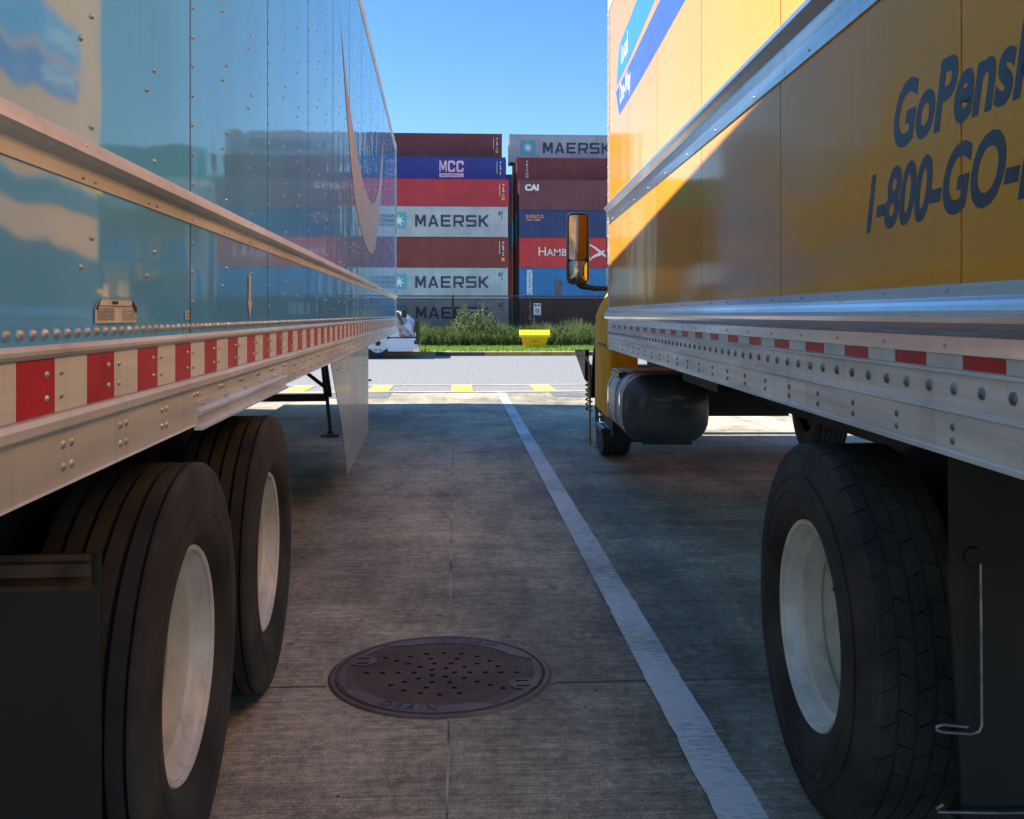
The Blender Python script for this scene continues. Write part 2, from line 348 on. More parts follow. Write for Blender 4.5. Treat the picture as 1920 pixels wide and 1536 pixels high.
# slab joints of the lot, sealed with pale filler (raised sheets)
g = MB()
for x in (-11.1, -7.4, -3.7, 0, 3.7, 7.4):
    x0 = -0.02 if x == 0 else x
    pts = []
    y = -6
    while y < 16.9:
        pts.append((x0 + 0.0012 * y * -1 + random.uniform(-.002, .002), y)); y += 0.25
    w = [random.uniform(.0028, .0045) for _ in pts]
    vs = [(px - w[i], py, .0035) for i, (px, py) in enumerate(pts)] + [(px + w[i], py, .0035) for i, (px, py) in enumerate(pts)]
    n = len(pts)
    fs = [(i, i + 1, n + i + 1, n + i) for i in range(n - 1) if not (x == 0 and 3.1 < pts[i][1] < 4.1)]
    g.add(vs, fs, 'joint')
struct(g.build('ground_joint_filler', recalc=False), 'pale sealant lines along the concrete joints')
g = MB()
for yy in (3.55, 8.2, 12.8, -1.1):
    for (xa, xb) in ((-11, -0.47), (0.36, 11)) if yy == 3.55 else ((-11, -0.03), (0.03, 11)):
        n = 60; pts = [(xa + (xb - xa) * i / n, yy - 0.008 * (xa + (xb - xa) * i / n) + random.uniform(-.004, .004)) for i in range(n + 1)]
        vs = [(px, py - .004, .0065 if 0.5 < px < 1.0 and False else .003) for px, py in pts] + [(px, py + .004, .003) for px, py in pts]
        g.add(vs, [(i, i + 1, n + 2 + i, n + 1 + i) for i in range(n)], 'patch')
struct(g.build('ground_cross_joint', recalc=False), 'dark narrow joints across the concrete')
# white bay line
g = MB(); n = 260; vs = []
for i in range(n + 1):
    t = i / n; y = -4 + t * 20.65
    xl = 0.697 + 0.0008 * (y - 2.5); xr = 0.833 + 0.0010 * (y - 2.5)
    vs += [(xl + random.gauss(0, .0018), y, .008), (xr + random.gauss(0, .0018), y, .008)]
g.add(vs, [(2 * i, 2 * i + 1, 2 * i + 3, 2 * i + 2) for i in range(n)], 'bay_line')
struct(g.build('road_marking_line', recalc=False), 'worn white bay line painted on the concrete')
g = MB()
def rect(g, x0, x1, y0, y1, z, mat): g.add([(x0, y0, z), (x1, y0, z), (x1, y1, z), (x0, y1, z)], [(0, 1, 2, 3)], mat)
for k in range(-9, 10):
    x = -0.08 + 1.47 * k
    rect(g, x, x + 0.38, 17.05, 18.45, .012, 'road_yellow')
rect(g, -30, 30, 18.47, 18.62, .012, 'road_white')
rect(g, -30, 30, 16.82, 17.0, .012, 'road_white')
struct(g.build('road_marking_blocks', recalc=False), 'yellow painted blocks between two pale lines')
g = MB()
rect(g, -3.6, -1.1, 15.75, 16.7, .006, 'patch'); rect(g, 1.6, 2.9, 15.8, 16.65, .006, 'patch')
struct(g.build('road_patch', recalc=False), 'dark grey asphalt patches at the lot edge')
# kerb, verge
g = MB(); x = -60; seq = 0
segs = [(-60, -8, 'kerb_y'), (-8, -5.2, 'kerb_d'), (-5.2, -0.65, 'kerb_y'), (-0.65, 0.93, 'kerb_d'), (0.93, 4.1, 'kerb_y'), (4.1, 6.2, 'kerb_d'), (6.2, 60, 'kerb_y')]
for a, b, mt in segs: g.box(a, b - .01, 31.60, 31.74, 0.0, .13, mt); g.box(a, b - .01, 31.745, 31.9, 0, .133, 'kerb_top')
struct(g.build('kerb', bevel=.01))
g = MB(); nx, ny = 80, 10; vs = []
for j in range(ny + 1):
    for i in range(nx + 1):
        y = 31.9 + j * 0.9; vs.append((-60 + 120 * i / nx, y, .125 + .02 * random.random() * (j > 0) + .004 * j))
g.add(vs, [(j * (nx + 1) + i, j * (nx + 1) + i + 1, (j + 1) * (nx + 1) + i + 1, (j + 1) * (nx + 1) + i) for j in range(ny) for i in range(nx)], 'lawn', True)
struct(g.build('grass_verge', recalc=False), 'bright green grass verge')

# grass and weeds: nobody could count them
def blades(name, label, count, xr, yr, hr, w, mat, z0, lean=0.25, mat2=None, p2=0.0, dens=None, segs=3):
    g = MB()
    for _ in range(count):
        x = random.uniform(*xr); y = random.uniform(*yr)
        h = random.uniform(*hr) * (dens(x, y) if dens else 1)
        a = random.uniform(0, 2 * pi); lx = random.gauss(0, lean) * h; ly = random.gauss(0, lean) * h
        ww = w * random.uniform(.6, 1.5); dx, dy = cos(a) * ww, sin(a) * ww; vs = []
        for s_ in range(segs + 1):
            t = s_ / segs; q = (1 - t) ** .6 + .04
            cx = x + lx * t * t; cy = y + ly * t * t; cz = z0 + h * t
            vs += [(cx - dx * q, cy - dy * q, cz), (cx + dx * q, cy + dy * q, cz)]
        mt = mat2 if (mat2 and random.random() < p2) else mat
        g.add(vs, [(2 * i, 2 * i + 1, 2 * i + 3, 2 * i + 2) for i in range(segs)], mt, True)
        if mt == mat2 or random.random() < .25:     # seed head or side leaves
            for q in range(3):
                t = random.uniform(.55, 1); cx = x + lx * t * t; cy = y + ly * t * t; cz = z0 + h * t
                r = w * 2.2; b = random.uniform(0, 6.28)
                g.add([(cx, cy, cz), (cx + cos(b) * r, cy + sin(b) * r, cz + r * .8), (cx + cos(b) * r * 1.6, cy + sin(b) * r * 1.6, cz + r * .2), (cx + cos(b) * r * .7, cy + sin(b) * r * .7, cz - r * .3)], [(0, 1, 2, 3)], mt)
    return tag(g.build(name, recalc=False), label, 'grass', kind='stuff')
blades('lawn_grass', 'short bright green grass on the verge behind the kerb', 9000, (-6, 9), (31.95, 36.4), (.04, .11), .012, 'lawn_blade', .13, .4, segs=2)
def wd(x, y): return (0.92 + 0.08 * sin(x * 1.7) + 0.08 * sin(x * 4.1 + 1)) * (0.62 + 0.38 * (y - 36.2) / 1.9)
blades('weeds', 'tall green weeds growing along the chain link fence', 26000, (-8, 9.5), (36.3, 38.9), (.30, 1.0), .014, 'weed', .15, .18, 'straw', .14, wd)
blades('undergrowth', 'broad leaved dark undergrowth at the foot of the weeds', 7000, (-8, 9.5), (36.25, 38.8), (.2, .7), .045, 'bush', .15, .35, None, 0, None, 2)

g = MB()
for _ in range(420):
    x = random.uniform(-2.6, 3.6); y = random.choice((random.uniform(1.6, 6), random.uniform(2, 15))); r_ = random.uniform(.0015, .006) * (1.3 if random.random() < .15 else 1)
    a = random.uniform(0, 6.28); vs = [(x + r_ * cos(a + q * 1.57) * random.uniform(.6, 1.3), y + r_ * sin(a + q * 1.57) * random.uniform(.6, 1.3), .0005) for q in range(4)] + [(x, y, r_ * random.uniform(.5, 1.1))]
    g.add(vs, [(0, 1, 4), (1, 2, 4), (2, 3, 4), (3, 0, 4)], random.choice(('kerb_top', 'patch', 'kerb_d', 'bark')))
tag(g.build('loose_grit', recalc=False), 'loose grit and tiny stones scattered over the concrete', 'gravel', kind='stuff')
# bush
t = thing('bush', 'rounded dark green bush growing in front of the fence', 'bush', (0.72, 37.3, .13))
g = MB()
for k in range(9):
    a = k * .7; g.tube([(0.05 * cos(a), 0.05 * sin(a), 0), (0.2 * cos(a), .2 * sin(a), .5), (.55 * cos(a), .5 * sin(a), 1.2)], [.02, .014, .006], 'bark', 5)
g.build('trunk', t)
g = MB()
cl = [(random.uniform(-.85, .85), random.uniform(-.6, .6), random.uniform(.2, 1.6)) for _ in range(90)]
cl = [c for c in cl if (c[0] / .80) ** 2 + (c[1] / .7) ** 2 + ((c[2] - .75) / .85) ** 2 < random.uniform(.6, 1.25)]
for c in cl:
    for _ in range(90):
        r = abs(random.gauss(0, .15)); a = random.uniform(0, 6.28); b = random.uniform(-1.5, 1.5)
        p = Vector((c[0] + r * cos(a) * cos(b), c[1] + r * sin(a) * cos(b), c[2] + r * sin(b)))
        if p.z < 0: continue
        d1 = Vector((random.gauss(0, 1), random.gauss(0, 1), random.gauss(0, 1))).normalized() * .035
        d2 = d1.orthogonal().normalized() * .017
        g.add([p - d1, p + d2, p + d1, p - d2], [(0, 1, 2, 3)], 'straw' if random.random() < .05 else ('weed' if random.random() < .5 else 'bush'))
g.build('crown', t, recalc=False)

# ------------------------------------------------------------------ fence and sign
t = thing('chain_link_fence', 'black chain link fence with dark mesh in front of the containers', 'fence', (0, 39.0, .1))
g = MB()
g.add([(-14, .03, 0), (16, .03, 0), (16, .03, 1.86), (-14, .03, 1.86)], [(0, 1, 2, 3)], 'screen'); g.build('screen_mesh', t, recalc=False)
g = MB()
z1 = 1.98; x = -16.0
while x < 17:
    for sg in (-1, 1):
        xa, xb = x, x + sg * z1
        za, zb = 0.0, z1
        w = .0028
        g.add([(xa - w, 0, za), (xa + w, 0, za), (xb + w, 0, zb), (xb - w, 0, zb), (xa - w, .005, za), (xa + w, .005, za), (xb + w, .005, zb), (xb - w, .005, zb)],
              [(0, 1, 2, 3), (4, 7, 6, 5), (1, 5, 6, 2), (0, 3, 7, 4)], 'fence')
    x += .075
g.build('wire_mesh', t, recalc=False)
for k in range(-5, 6):
    g = MB(); px = -0.13 + 2.92 * k; g.tube([(px, -.035, 0), (px, -.035, 2.03)], .042, 'fence', 8)
    g.tube([(px, -.035, 2.03), (px, -.035, 2.06)], [.036, .012], 'fence', 8); g.build('post', t)
for z in (1.995, 1.87): 
    g = MB(); g.tube([(-14.7, 0, z), (16.5, 0, z)], .026 if z > 1.9 else .012, 'fence', 6); g.build('rail', t)
t = thing('fence_sign', 'small white notice with a black band and ring symbol on the fence', 'sign', (3.26, 38.90, 1.33))
g = MB(); g.box(-.15, .15, -.006, 0, 0, .47, 'white'); g.build('sign_plate', t, bevel=.004)
g = MB(); g.box(-.12, -.02, -.009, -.0065, .36, .43, 'print'); g.box(.02, .12, -.009, -.0065, .36, .43, 'print')
vs = []
for j in range(24):
    a = 2 * pi * j / 24; vs += [(.075 * cos(a), -.009, .18 + .075 * sin(a)), (.05 * cos(a), -.009, .18 + .05 * sin(a))]
g.add(vs, [(2 * j, 2 * j + 1, (2 * j + 3) % 48, (2 * j + 2) % 48) for j in range(24)], 'print')
g.add([(-.04, -.0085, .22), (-.03, -.0085, .235), (.05, -.0085, .14), (.04, -.0085, .125)], [(0, 1, 2, 3)], 'print')
for zz in (.07, .045): g.box(-.1, .1, -.009, -.0065, zz, zz + .01, 'print')
g.build('symbol', t, recalc=False)
t = tag(MB().box(-.018, .018, -.018, .018, 0, 1.15, 'kerb_y').build('timber_stake', None, loc=(3.08, 38.2, .12)), 'slim pale brown stake standing in the weeds beside the white notice', 'stake')

# ------------------------------------------------------------------ yellow grit bin
t = thing('grit_bin', 'yellow plastic grit bin with sloping lid standing on the verge', 'grit bin', (2.83, 35.0, .13), R(-4))
g = MB(); b = [(-.40, -.30), (.40, -.30), (.40, .30), (-.40, .30)]; tp = [(-.47, -.36), (.47, -.36), (.47, .36), (-.47, .36)]
vs = [(x, y, .05) for x, y in b] + [(x, y, .42) for x, y in tp]
g.add(vs, [(0, 1, 2, 3), (4, 7, 6, 5), (0, 4, 5, 1), (1, 5, 6, 2), (2, 6, 7, 3), (3, 7, 4, 0)], 'bin')
g.box(-.40, -.2, -.28, .28, 0, .048, 'bin'); g.box(.2, .40, -.28, .28, 0, .048, 'bin'); g.box(-.08, .08, -.28, .28, 0, .048, 'bin')
g.box(-.14, .12, -.345, -.333, .26, .285, 'print')
g.build('bin_body', t, bevel=.015)
g = MB(); g.extrude_x([(-.42, .40), (-.42, .50), (-.10, .66), (.36, .66), (.42, .60), (.42, .40)], -.55, .55, 'bin_lid'); g.build('lid', t, bevel=.02)

# ------------------------------------------------------------------ shipping containers
def cmat(name, c, streak=0.25, var=0.10):
    return pm(name, c, 0.5, var=var, vscale=0.6, streaks=streak, scol=(0.10, 0.06, 0.04))
CM = {k: cmat(k + "_container_paint", c, s_) for k, c, s_ in (
    ('grey', (0.40, 0.46, 0.52), .25), ('palegrey', (0.34, 0.47, 0.53), .35), ('slate', (0.36, 0.40, 0.47), .2), ('maroon', (0.17, 0.030, 0.034), .15), ('oxide', (0.185, 0.034, 0.030), .15),
    ('red', (0.44, 0.028, 0.045), .15), ('cherry', (0.50, 0.032, 0.045), .12), ('royal', (0.015, 0.045, 0.30), .12), ('navy', (0.020, 0.045, 0.16), .12),
    ('azure', (0.012, 0.17, 0.44), .2), ('plum', (0.15, 0.045, 0.065), .15), ('brown', (0.13, 0.042, 0.034), .2), ('orange', (0.55, 0.16, 0.02), .2), ('green', (0.03, 0.16, 0.10), .2), ('teal', (0.03, 0.20, 0.24), .2), ('white', (0.55, 0.55, 0.52), .3))}
M['star_blue'] = cmat("star_square_blue", (0.06, 0.40, 0.55), .15); M['star_white'] = pm("star_white", (0.75, 0.80, 0.80), .5)
M['c_navy'] = pm("container_letter_navy", (0.02, 0.035, 0.07), .5, var=.1); M['c_white'] = pm("container_letter_white", (0.70, 0.72, 0.75), .5, var=.1)
M['c_orange'] = pm("container_letter_orange", (0.65, 0.22, 0.04), .5); M['c_yellow'] = pm("height_sticker", (0.70, 0.38, 0.06), .5)
M['c_lilac'] = pm("container_letter_lilac", (0.62, 0.58, 0.74), .5); M['c_sky'] = pm("pale_strip", (0.42, 0.62, 0.74), .5); M['c_blueprint'] = pm("strip_letters", (0.08, 0.22, 0.36), .5)
M['c_patch'] = pm("repair_patch", (0.10, 0.11, 0.14), .7, var=.2)
L, W = 12.19, 2.44
def corr(g, y, sgn, H, mat):
    x0, x1 = -L / 2 + .16, L / 2 - .16; nC = 42; p = (x1 - x0) / nC; d = .046; pts = []
    for i in range(nC):
        a = x0 + i * p; pts += [(a, 0), (a + p * .26, 0), (a + p * .5, d), (a + p * .76, d)]
    pts.append((x1, 0)); n = len(pts)
    vs = [(x, y - sgn * (.012 + q), .17) for x, q in pts] + [(x, y - sgn * (.012 + q), H - .09) for x, q in pts]
    g.add(vs, [(i, i + 1, n + i + 1, n + i) for i in range(n - 1)], mat)
_proto = {}
def container_parts(H, cm, t):
    key = (round(H, 2), cm)
    if key not in _proto:
        m_ = CM[cm]
        g = MB(); corr(g, -W / 2, -1, H, m_); corr(g, W / 2, 1, H, m_)
        g.box(-L / 2 + .05, -L / 2 + .08, -W / 2 + .1, W / 2 - .1, .15, H - .1, m_)
        a = g
        g = MB()
        for sy in (-1, 1):
            y0, y1 = sorted((sy * W / 2, sy * (W / 2 - .06)))
            g.box(-L / 2 + .16, L / 2 - .16, y0, y1, 0.02, .17, m_); g.box(-L / 2 + .16, L / 2 - .16, y0, y1, H - .09, H - .02, m_)
            for sx in (-1, 1):
                x0, x1 = sorted((sx * L / 2, sx * (L / 2 - .16))); y0b, y1b = sorted((sy * W / 2, sy * (W / 2 - .16)))
                g.box(x0 + .004, x1 - .004, y0b + .004, y1b - .004, .12, H - .12, m_)
                g.box(x0 - .002, x1 + .002, y0b - .002, y1b + .002, 0, .12, m_); g.box(x0 - .002, x1 + .002, y0b - .002, y1b + .002, H - .12, H, m_)
        for sx in (-1, 1):
            x0, x1 = sorted((sx * L / 2, sx * (L / 2 - .1)))
            g.box(x0, x1, -W / 2 + .16, W / 2 - .16, .02, .15, m_); g.box(x0, x1, -W / 2 + .16, W / 2 - .16, H - .13, H - .02, m_)
        b = g
        g = MB()
        xs = [-L / 2 + .16 + (L - .32) * i / 60 for i in range(61)]
        vs = [(x, -W / 2 + .05, H - .035 + (.018 if i % 2 else 0)) for i, x in enumerate(xs)] + [(x, W / 2 - .05, H - .035 + (.018 if i % 2 else 0)) for i, x in enumerate(xs)]
        g.add(vs, [(i, i + 1, 62 + i, 61 + i) for i in range(60)], m_)
        c = g
        g = MB()
        for sy in (-1, 1):
            y0, y1 = sorted((sy * .01, sy * (W / 2 - .16))); g.box(L / 2 - .07, L / 2 - .03, y0, y1, .16, H - .14, m_)
            for q in (.3, .8): g.tube([(L / 2 - .01, sy * q, .1), (L / 2 - .01, sy * q, H - .1)], .018, 'alu_dull', 6)
        d = g
        _proto[key] = [(nm, gg.build(nm)) for nm, gg in (('wall', a), ('frame', b), ('roof', c), ('door', d))]
        for nm, o in _proto[key]: o.parent = t
    else:
        for nm, o in _proto[key]:
            c = o.copy(); COL.objects.link(c); c.parent = t
def P2(x0, z0): return lambda u, v: (x0 + u, -W / 2 - .006, z0 + v)
def letters(t, body, x0, z0, size, mat, bold=.02, sx=1.0, space=1.0, align='LEFT', shear=0):
    g = MB(); g.text(body, size, P2(x0, z0), mat, bold, sx, shear, align, space); return g.build('lettering', t, recalc=False)
def star(t, cx, cz, s_=1.35, h=1.35):
    g = MB(); y = -W / 2 - .004; g.add([(cx - s_ / 2, y, cz - h / 2), (cx + s_ / 2, y, cz - h / 2), (cx + s_ / 2, y, cz + h / 2), (cx - s_ / 2, y, cz + h / 2)], [(0, 1, 2, 3)], 'star_blue')
    vs = [(cx, y - .005, cz)]
    for k in range(14):
        a = pi / 2 + k * pi / 7; r = .58 if k % 2 == 0 else .17; vs.append((cx + r * cos(a), y - .005, cz + r * sin(a) * h / 1.35))
    g.add(vs, [(0, 1 + k, 1 + (k + 1) % 14) for k in range(14)], 'star_white'); g.build('star_emblem', t, recalc=False)
GLY = {
 'M': [[(0, 0), (0, 1), (.25, 1), (.5, .45), (.75, 1), (1, 1), (1, 0), (.81, 0), (.81, .66), (.58, .16), (.42, .16), (.19, .66), (.19, 0)]],
 'A': [[(0, 0), (.40, 1), (.60, 1), (1, 0), (.79, 0), (.5, .78), (.21, 0)], [(.284, .2), (.716, .2), (.657, .36), (.343, .36)]],
 'E': [[(0, 0), (0, 1), (.95, 1), (.95, .82), (.2, .82), (.2, .59), (.88, .59), (.88, .41), (.2, .41), (.2, .18), (.95, .18), (.95, 0)]],
 'R': [[(0, 0), (0, 1), (.2, 1), (.2, 0)], [(.2, .82), (.2, 1), (.88, 1), (1, .9), (.8, .82)], [(.8, .82), (1, .9), (1, .42), (.88, .33), (.8, .50)], [(.8, .50), (.88, .33), (.2, .33), (.2, .50)], [(.50, .33), (.72, .33), (1.0, 0), (.76, 0)]],
 'S': [[(.10, 1), (.98, 1), (.98, .82), (.2, .82), (0, .9)], [(0, .9), (.2, .82), (.2, .59), (.1, .41), (0, .5)], [(.2, .59), (.9, .59), (.8, .41), (.1, .41)], [(.9, .59), (1, .5), (1, .1), (.8, .18), (.8, .41)], [(1, .1), (.9, 0), (.02, 0), (.02, .18), (.8, .18)]],
 'K': [[(0, 0), (0, 1), (.2, 1), (.2, 0)], [(.2, .38), (.2, .58), (.74, 1), (1, 1), (.48, .53), (1, 0), (.74, 0), (.34, .41)]],
 'C': [[(.15, 1), (.85, 1), (.72, .80), (.28, .80)], [(.15, 1), (.28, .80), (.28, .20), (.15, 0), (0, .14), (0, .86)], [(.15, 0), (.28, .20), (.72, .20), (.85, 0)], [(.85, 1), (1, .86), (1, .64), (.72, .64), (.72, .80)], [(.85, 0), (.72, .20), (.72, .36), (1, .36), (1, .14)]]}
def block(t, body, x0, z0, h, w, gap, mat):
    g = MB(); x = x0
    for ch in body:
        for pl in GLY[ch]: g.add([(x + u * w, -W / 2 - .006, z0 + v * h) for u, v in pl], [list(range(len(pl)))], mat)
        x += w + gap
    g.build('lettering', t, recalc=False)
def maersk(t, H):
    star(t, -4.2, H * .53, 1.35, 1.45); block(t, "MAERSK", -2.65, H * .53 - .56, 1.10, .98, .215, 'c_navy')
    codes(t, H, 'c_navy')
def codes(t, H, mat='c_white', sticker=False):
    g = MB(); y = -W / 2 - .005
    def r(x0, x1, z0, z1, m_=mat): g.add([(x0, y, z0), (x1, y, z0), (x1, y, z1), (x0, y, z1)], [(0, 1, 2, 3)], m_)
    x = L / 2 - .62
    if mat == 'c_navy':
        for k, w in enumerate((.5, .35, .42)): r(x - .3, x - .3 + w, H - .55 - .13 * k, H - .48 - .13 * k)
        r(x, x + .12, H - 1.1, H - .98)
    else:
        for k, z in enumerate((.45, .75, .92, 1.09, 1.4, 1.62)): r(x + .05, x + .05 + (.16, .10, .12)[k % 3], H - z - .12, H - z)
        r(x - .25, x - .2, H - 1.6, H - .4)
    if sticker: r(x - .05, x + .25, .62, .95, 'c_yellow')
    g.build('marking', t, recalc=False)
def vertical(t, body, x, ztop, size, mat, step):
    g = MB()
    for k, ch in enumerate(body): g.text(ch, size, P2(x, ztop - step * (k + 1)), mat, .02, 1.1, 0, 'CENTER')
    g.build('lettering', t, recalc=False)
HC, ST = 2.896, 2.591
GRP = 'stacked shipping containers'
Y1, Y2, Y3 = 92 + W / 2, 95.0 + W / 2, 98.2 + W / 2
def box(xl, y, z, H, cm, label, deco=None, rz=0.0):
    t = thing('shipping_container', label, 'shipping container', (xl + L / 2, y, z), rz, GRP)
    container_parts(H, cm, t)
    if deco: deco(t, H)
    return t
def d_mcc(t, H):
    block(t, "MCC", -.38, H * .42, 1.12, .72, .11, 'c_lilac')
    g = MB(); y = -W / 2 - .004; g.add([(-.38, y, H * .42 - .5), (2.0, y, H * .42 - .5), (2.0, y, H * .42 - .12), (-.38, y, H * .42 - .12)], [(0, 1, 2, 3)], 'c_lilac')
    g.text("TRANSPORT", .30, lambda u, v: (-.3 + u, y - .004, H * .42 - .42 + v), 'c_blueprint', .02, 1.15); g.build('lettering', t, recalc=False); codes(t, H)
def d_codes(t, H): codes(t, H, 'c_white', True)
def d_red(t, H): codes(t, H, 'c_white', True); letters(t, "II", -5.1, H - .95, .62, 'c_white', .02, .8)
def d_cai(t, H): letters(t, "CAI", -L / 2 + .55, H - 1.02, .78, 'c_white', .06, 1.05)
def d_seaco(t, H):
    letters(t, "seaco", -L / 2 + .62, H - .78, .72, 'c_orange', .018, 1.05)
    g = MB(); y = -W / 2 - .005; g.add([(-L / 2 + .75, y, H - .98), (-L / 2 + 1.1, y, H - .98), (-L / 2 + 1.1, y, H - .92), (-L / 2 + .75, y, H - .92)], [(0, 1, 2, 3)], 'c_lilac')
    g.add([(-L / 2 + 1.1, y, H - 1.0), (-L / 2 + 1.5, y, H - 1.0), (-L / 2 + 1.5, y, H - .90), (-L / 2 + 1.1, y, H - .90)], [(0, 1, 2, 3)], 'lamp_red')
    g.add([(-L / 2 + 1.5, y, H - .98), (-L / 2 + 2.0, y, H - .98), (-L / 2 + 2.0, y, H - .92), (-L / 2 + 1.5, y, H - .92)], [(0, 1, 2, 3)], 'c_white'); g.build('marking', t, recalc=False)
def d_triton(t, H): vertical(t, "TRITON", -L / 2 + 1.0, H - .30, .34, 'c_white', .29)
def d_hamburg(t, H):
    letters(t, "H", -L / 2 + 1.75, H * .40, 1.20, 'c_white', .004, 1.0)
    letters(t, "AMBURG", -L / 2 + 2.62, H * .40, .95, 'c_white', .004, 1.0); letters(t, "S", -L / 2 + 2.62, H * .40 - 10, .01, 'c_white')
    g = MB(); y = -W / 2 - .005; ox, oz = -L / 2 + 6.45, H * .38
    def P(u, v): return (ox + u, y, oz + v)
    def ribbon(pts, dy):
        vs = []
        for k, (u, v, w) in enumerate(pts):
            a, b = pts[max(k - 1, 0)], pts[min(k + 1, len(pts) - 1)]; d = Vector((b[0] - a[0], b[1] - a[1])).normalized()
            vs += [(ox + u - d.y * w, y - dy, oz + v + d.x * w), (ox + u + d.y * w, y - dy, oz + v - d.x * w)]
        g.add(vs, [(2 * k, 2 * k + 1, 2 * k + 3, 2 * k + 2) for k in range(len(pts) - 1)], 'c_white')
    ribbon([(0, 1.12, .05), (.4, 1.06, .07), (.8, .82, .09), (1.2, .5, .12), (1.5, .22, .12), (1.9, -.02, .07), (2.2, -.2, .03)], 0)
    ribbon([(.32, -.42, .02), (.5, -.12, .08), (.85, .08, .13), (1.2, .22, .15), (1.5, .42, .13), (1.72, .58, .03)], .004)
    ribbon([(0, 1.10, .03), (.17, .33, .025), (.32, -.42, .03)], .008)
    g.build('flag_emblem', t, recalc=False)
def d_azure(t, H):
    g = MB(); y = -W / 2 - .004; g.add([(-L / 2 + .72, y, .32), (-L / 2 + 1.25, y, .32), (-L / 2 + 1.25, y, H - .2), (-L / 2 + .72, y, H - .2)], [(0, 1, 2, 3)], 'c_sky')
    g.add([(-L / 2 + 3.4, y, .2), (-L / 2 + 4.05, y, .2), (-L / 2 + 4.05, y, H - 1.15), (-L / 2 + 3.4, y, H - 1.15)], [(0, 1, 2, 3)], 'c_patch')
    g.build('marking', t, recalc=False)
    g = MB()
    for k, ch in enumerate("TEXTAINER"[:7]): g.text(ch, .36, lambda u, v, k=k: (-L / 2 + .99 + u, y - .005, H - .62 - .33 * k + v), 'c_blueprint', .02, 1.1, 0, 'CENTER')
    g.build('lettering', t, recalc=False)
xl = -7.24
z = 0
for H, cm, lb, dc in (
    (HC, 'grey', 'grey container with dark lettering on the ground behind the fence, bottom of the left stack', maersk),
    (HC, 'palegrey', 'pale blue grey container with star emblem, resting on the bottom container of the left stack', maersk),
    (HC, 'oxide', 'dark red container between the two star emblem containers of the left stack', d_codes),
    (HC, 'grey', 'grey container with star emblem, between the dark red and the bright red container', maersk),
    (ST, 'red', 'bright red container directly under the blue lettered container', d_red)):
    box(xl + (random.uniform(-.05, .05)), Y1, z, H, cm, lb, dc); z += H
ZT = z
box(xl - .1, Y2, ZT, ST, 'royal', 'royal blue container with three white letters above the bright red one', d_mcc)
box(xl - .3, Y3, ZT + .30 + ST, ST, 'maroon', 'topmost maroon container of the left stack under the sky', d_codes)
xr = 6.0
z = 0
for H, cm, lb, dc in (
    (HC, 'brown', 'dark brown container on the ground behind the fence and the white notice', d_triton),
    (HC, 'azure', 'bright blue container with a pale vertical strip and dark repair patch', d_azure),
    (HC, 'cherry', 'bright red container with white lettering and flag emblem behind the truck mirror', d_hamburg),
    (ST, 'navy', 'dark navy container with small orange lettering behind the top of the truck mirror', d_seaco),
    (HC, 'plum', 'plum container with short bold white lettering above the navy one', d_cai)):
    box(xr + random.uniform(-.05, .05), Y1, z, H, cm, lb, dc); z += H
box(xr - .05, Y2, ZT, ST, 'maroon', 'maroon container with vertical white lettering above the plum one', d_triton)
box(xr - .62, Y3, ZT + ST - .02, HC, 'slate', 'grey container with star emblem on top of the right stack', maersk)
# the rows behind carry the set back upper containers
for (y, nb, top) in ((Y2, 5, ZT), (Y3, 6, None)):
    for (x0, tgt) in ((xl - .2, ZT if nb == 5 else ZT + .30 + ST), (xr - .2, ZT if nb == 5 else ZT + ST - .02)):
        hh = tgt / nb
        for k in range(nb):
            cmn = ('brown', 'oxide', 'navy', 'red', 'oxide', 'cherry')[k % 6] if x0 < 0 else ('green', 'brown', 'oxide', 'teal', 'maroon', 'brown')[k % 6]
            if k == nb - 1 and nb == 6 and x0 < 0: cmn = 'cherry'
            box(x0 if not (k == nb - 1 and nb == 6 and x0 < 0) else xl + .12, y, hh * k, hh - .003, cmn,
                'red container whose rim shows under the topmost maroon one of the left stack' if (nb == 6 and x0 < 0 and k == 5) else '%s container %s, %s row of the %s stack' % (cmn, ('at ground level', 'one up from the ground', 'two up from the ground', 'three up from the ground', 'four up from the ground', 'five up from the ground')[k], 'second' if nb == 5 else 'third', 'left' if x0 < 0 else 'right'))
zz = 0
for k, cmn in enumerate(('navy', 'brown', 'maroon', 'navy', 'brown', 'navy')):
    box(-.8, 112, zz, HC, cmn, 'dark container far behind the gap between the stacks, %s' % ('lowest', 'second from the bottom', 'third from the bottom', 'third from the top', 'second from the top', 'topmost')[k]); zz += HC
# stacks beyond the trucks, seen as reflections in the glossy vehicle sides
for j, (x0, n_) in enumerate(((18.9, 6), (31.7, 7), (44.5, 6), (57.3, 6), (-20.2, 5), (-33.2, 6), (-46.2, 4))):
    zz = 0
    for k in range(n_):
        hh = HC if (j + k) % 3 else ST
        cmn = [('teal', 'brown', 'azure', 'oxide', 'grey', 'teal', 'slate'), ('grey', 'oxide', 'slate', 'red', 'teal', 'navy', 'green'), ('white', 'orange', 'brown', 'maroon', 'green', 'grey', 'oxide')][j % 3 if x0 > 0 else 2][(k + j) % 7 if x0 > 0 else k]
        box(x0, Y1, zz, hh, cmn, '%s container, %s from the ground, in the %s %s of the wide stacks' % (cmn, ('first','second','third','fourth','fifth','sixth','seventh')[k], ('closest','second','third','farthest')[j % 4 if x0 > 0 else j - 4], 'east' if x0 > 0 else 'west')); zz += hh

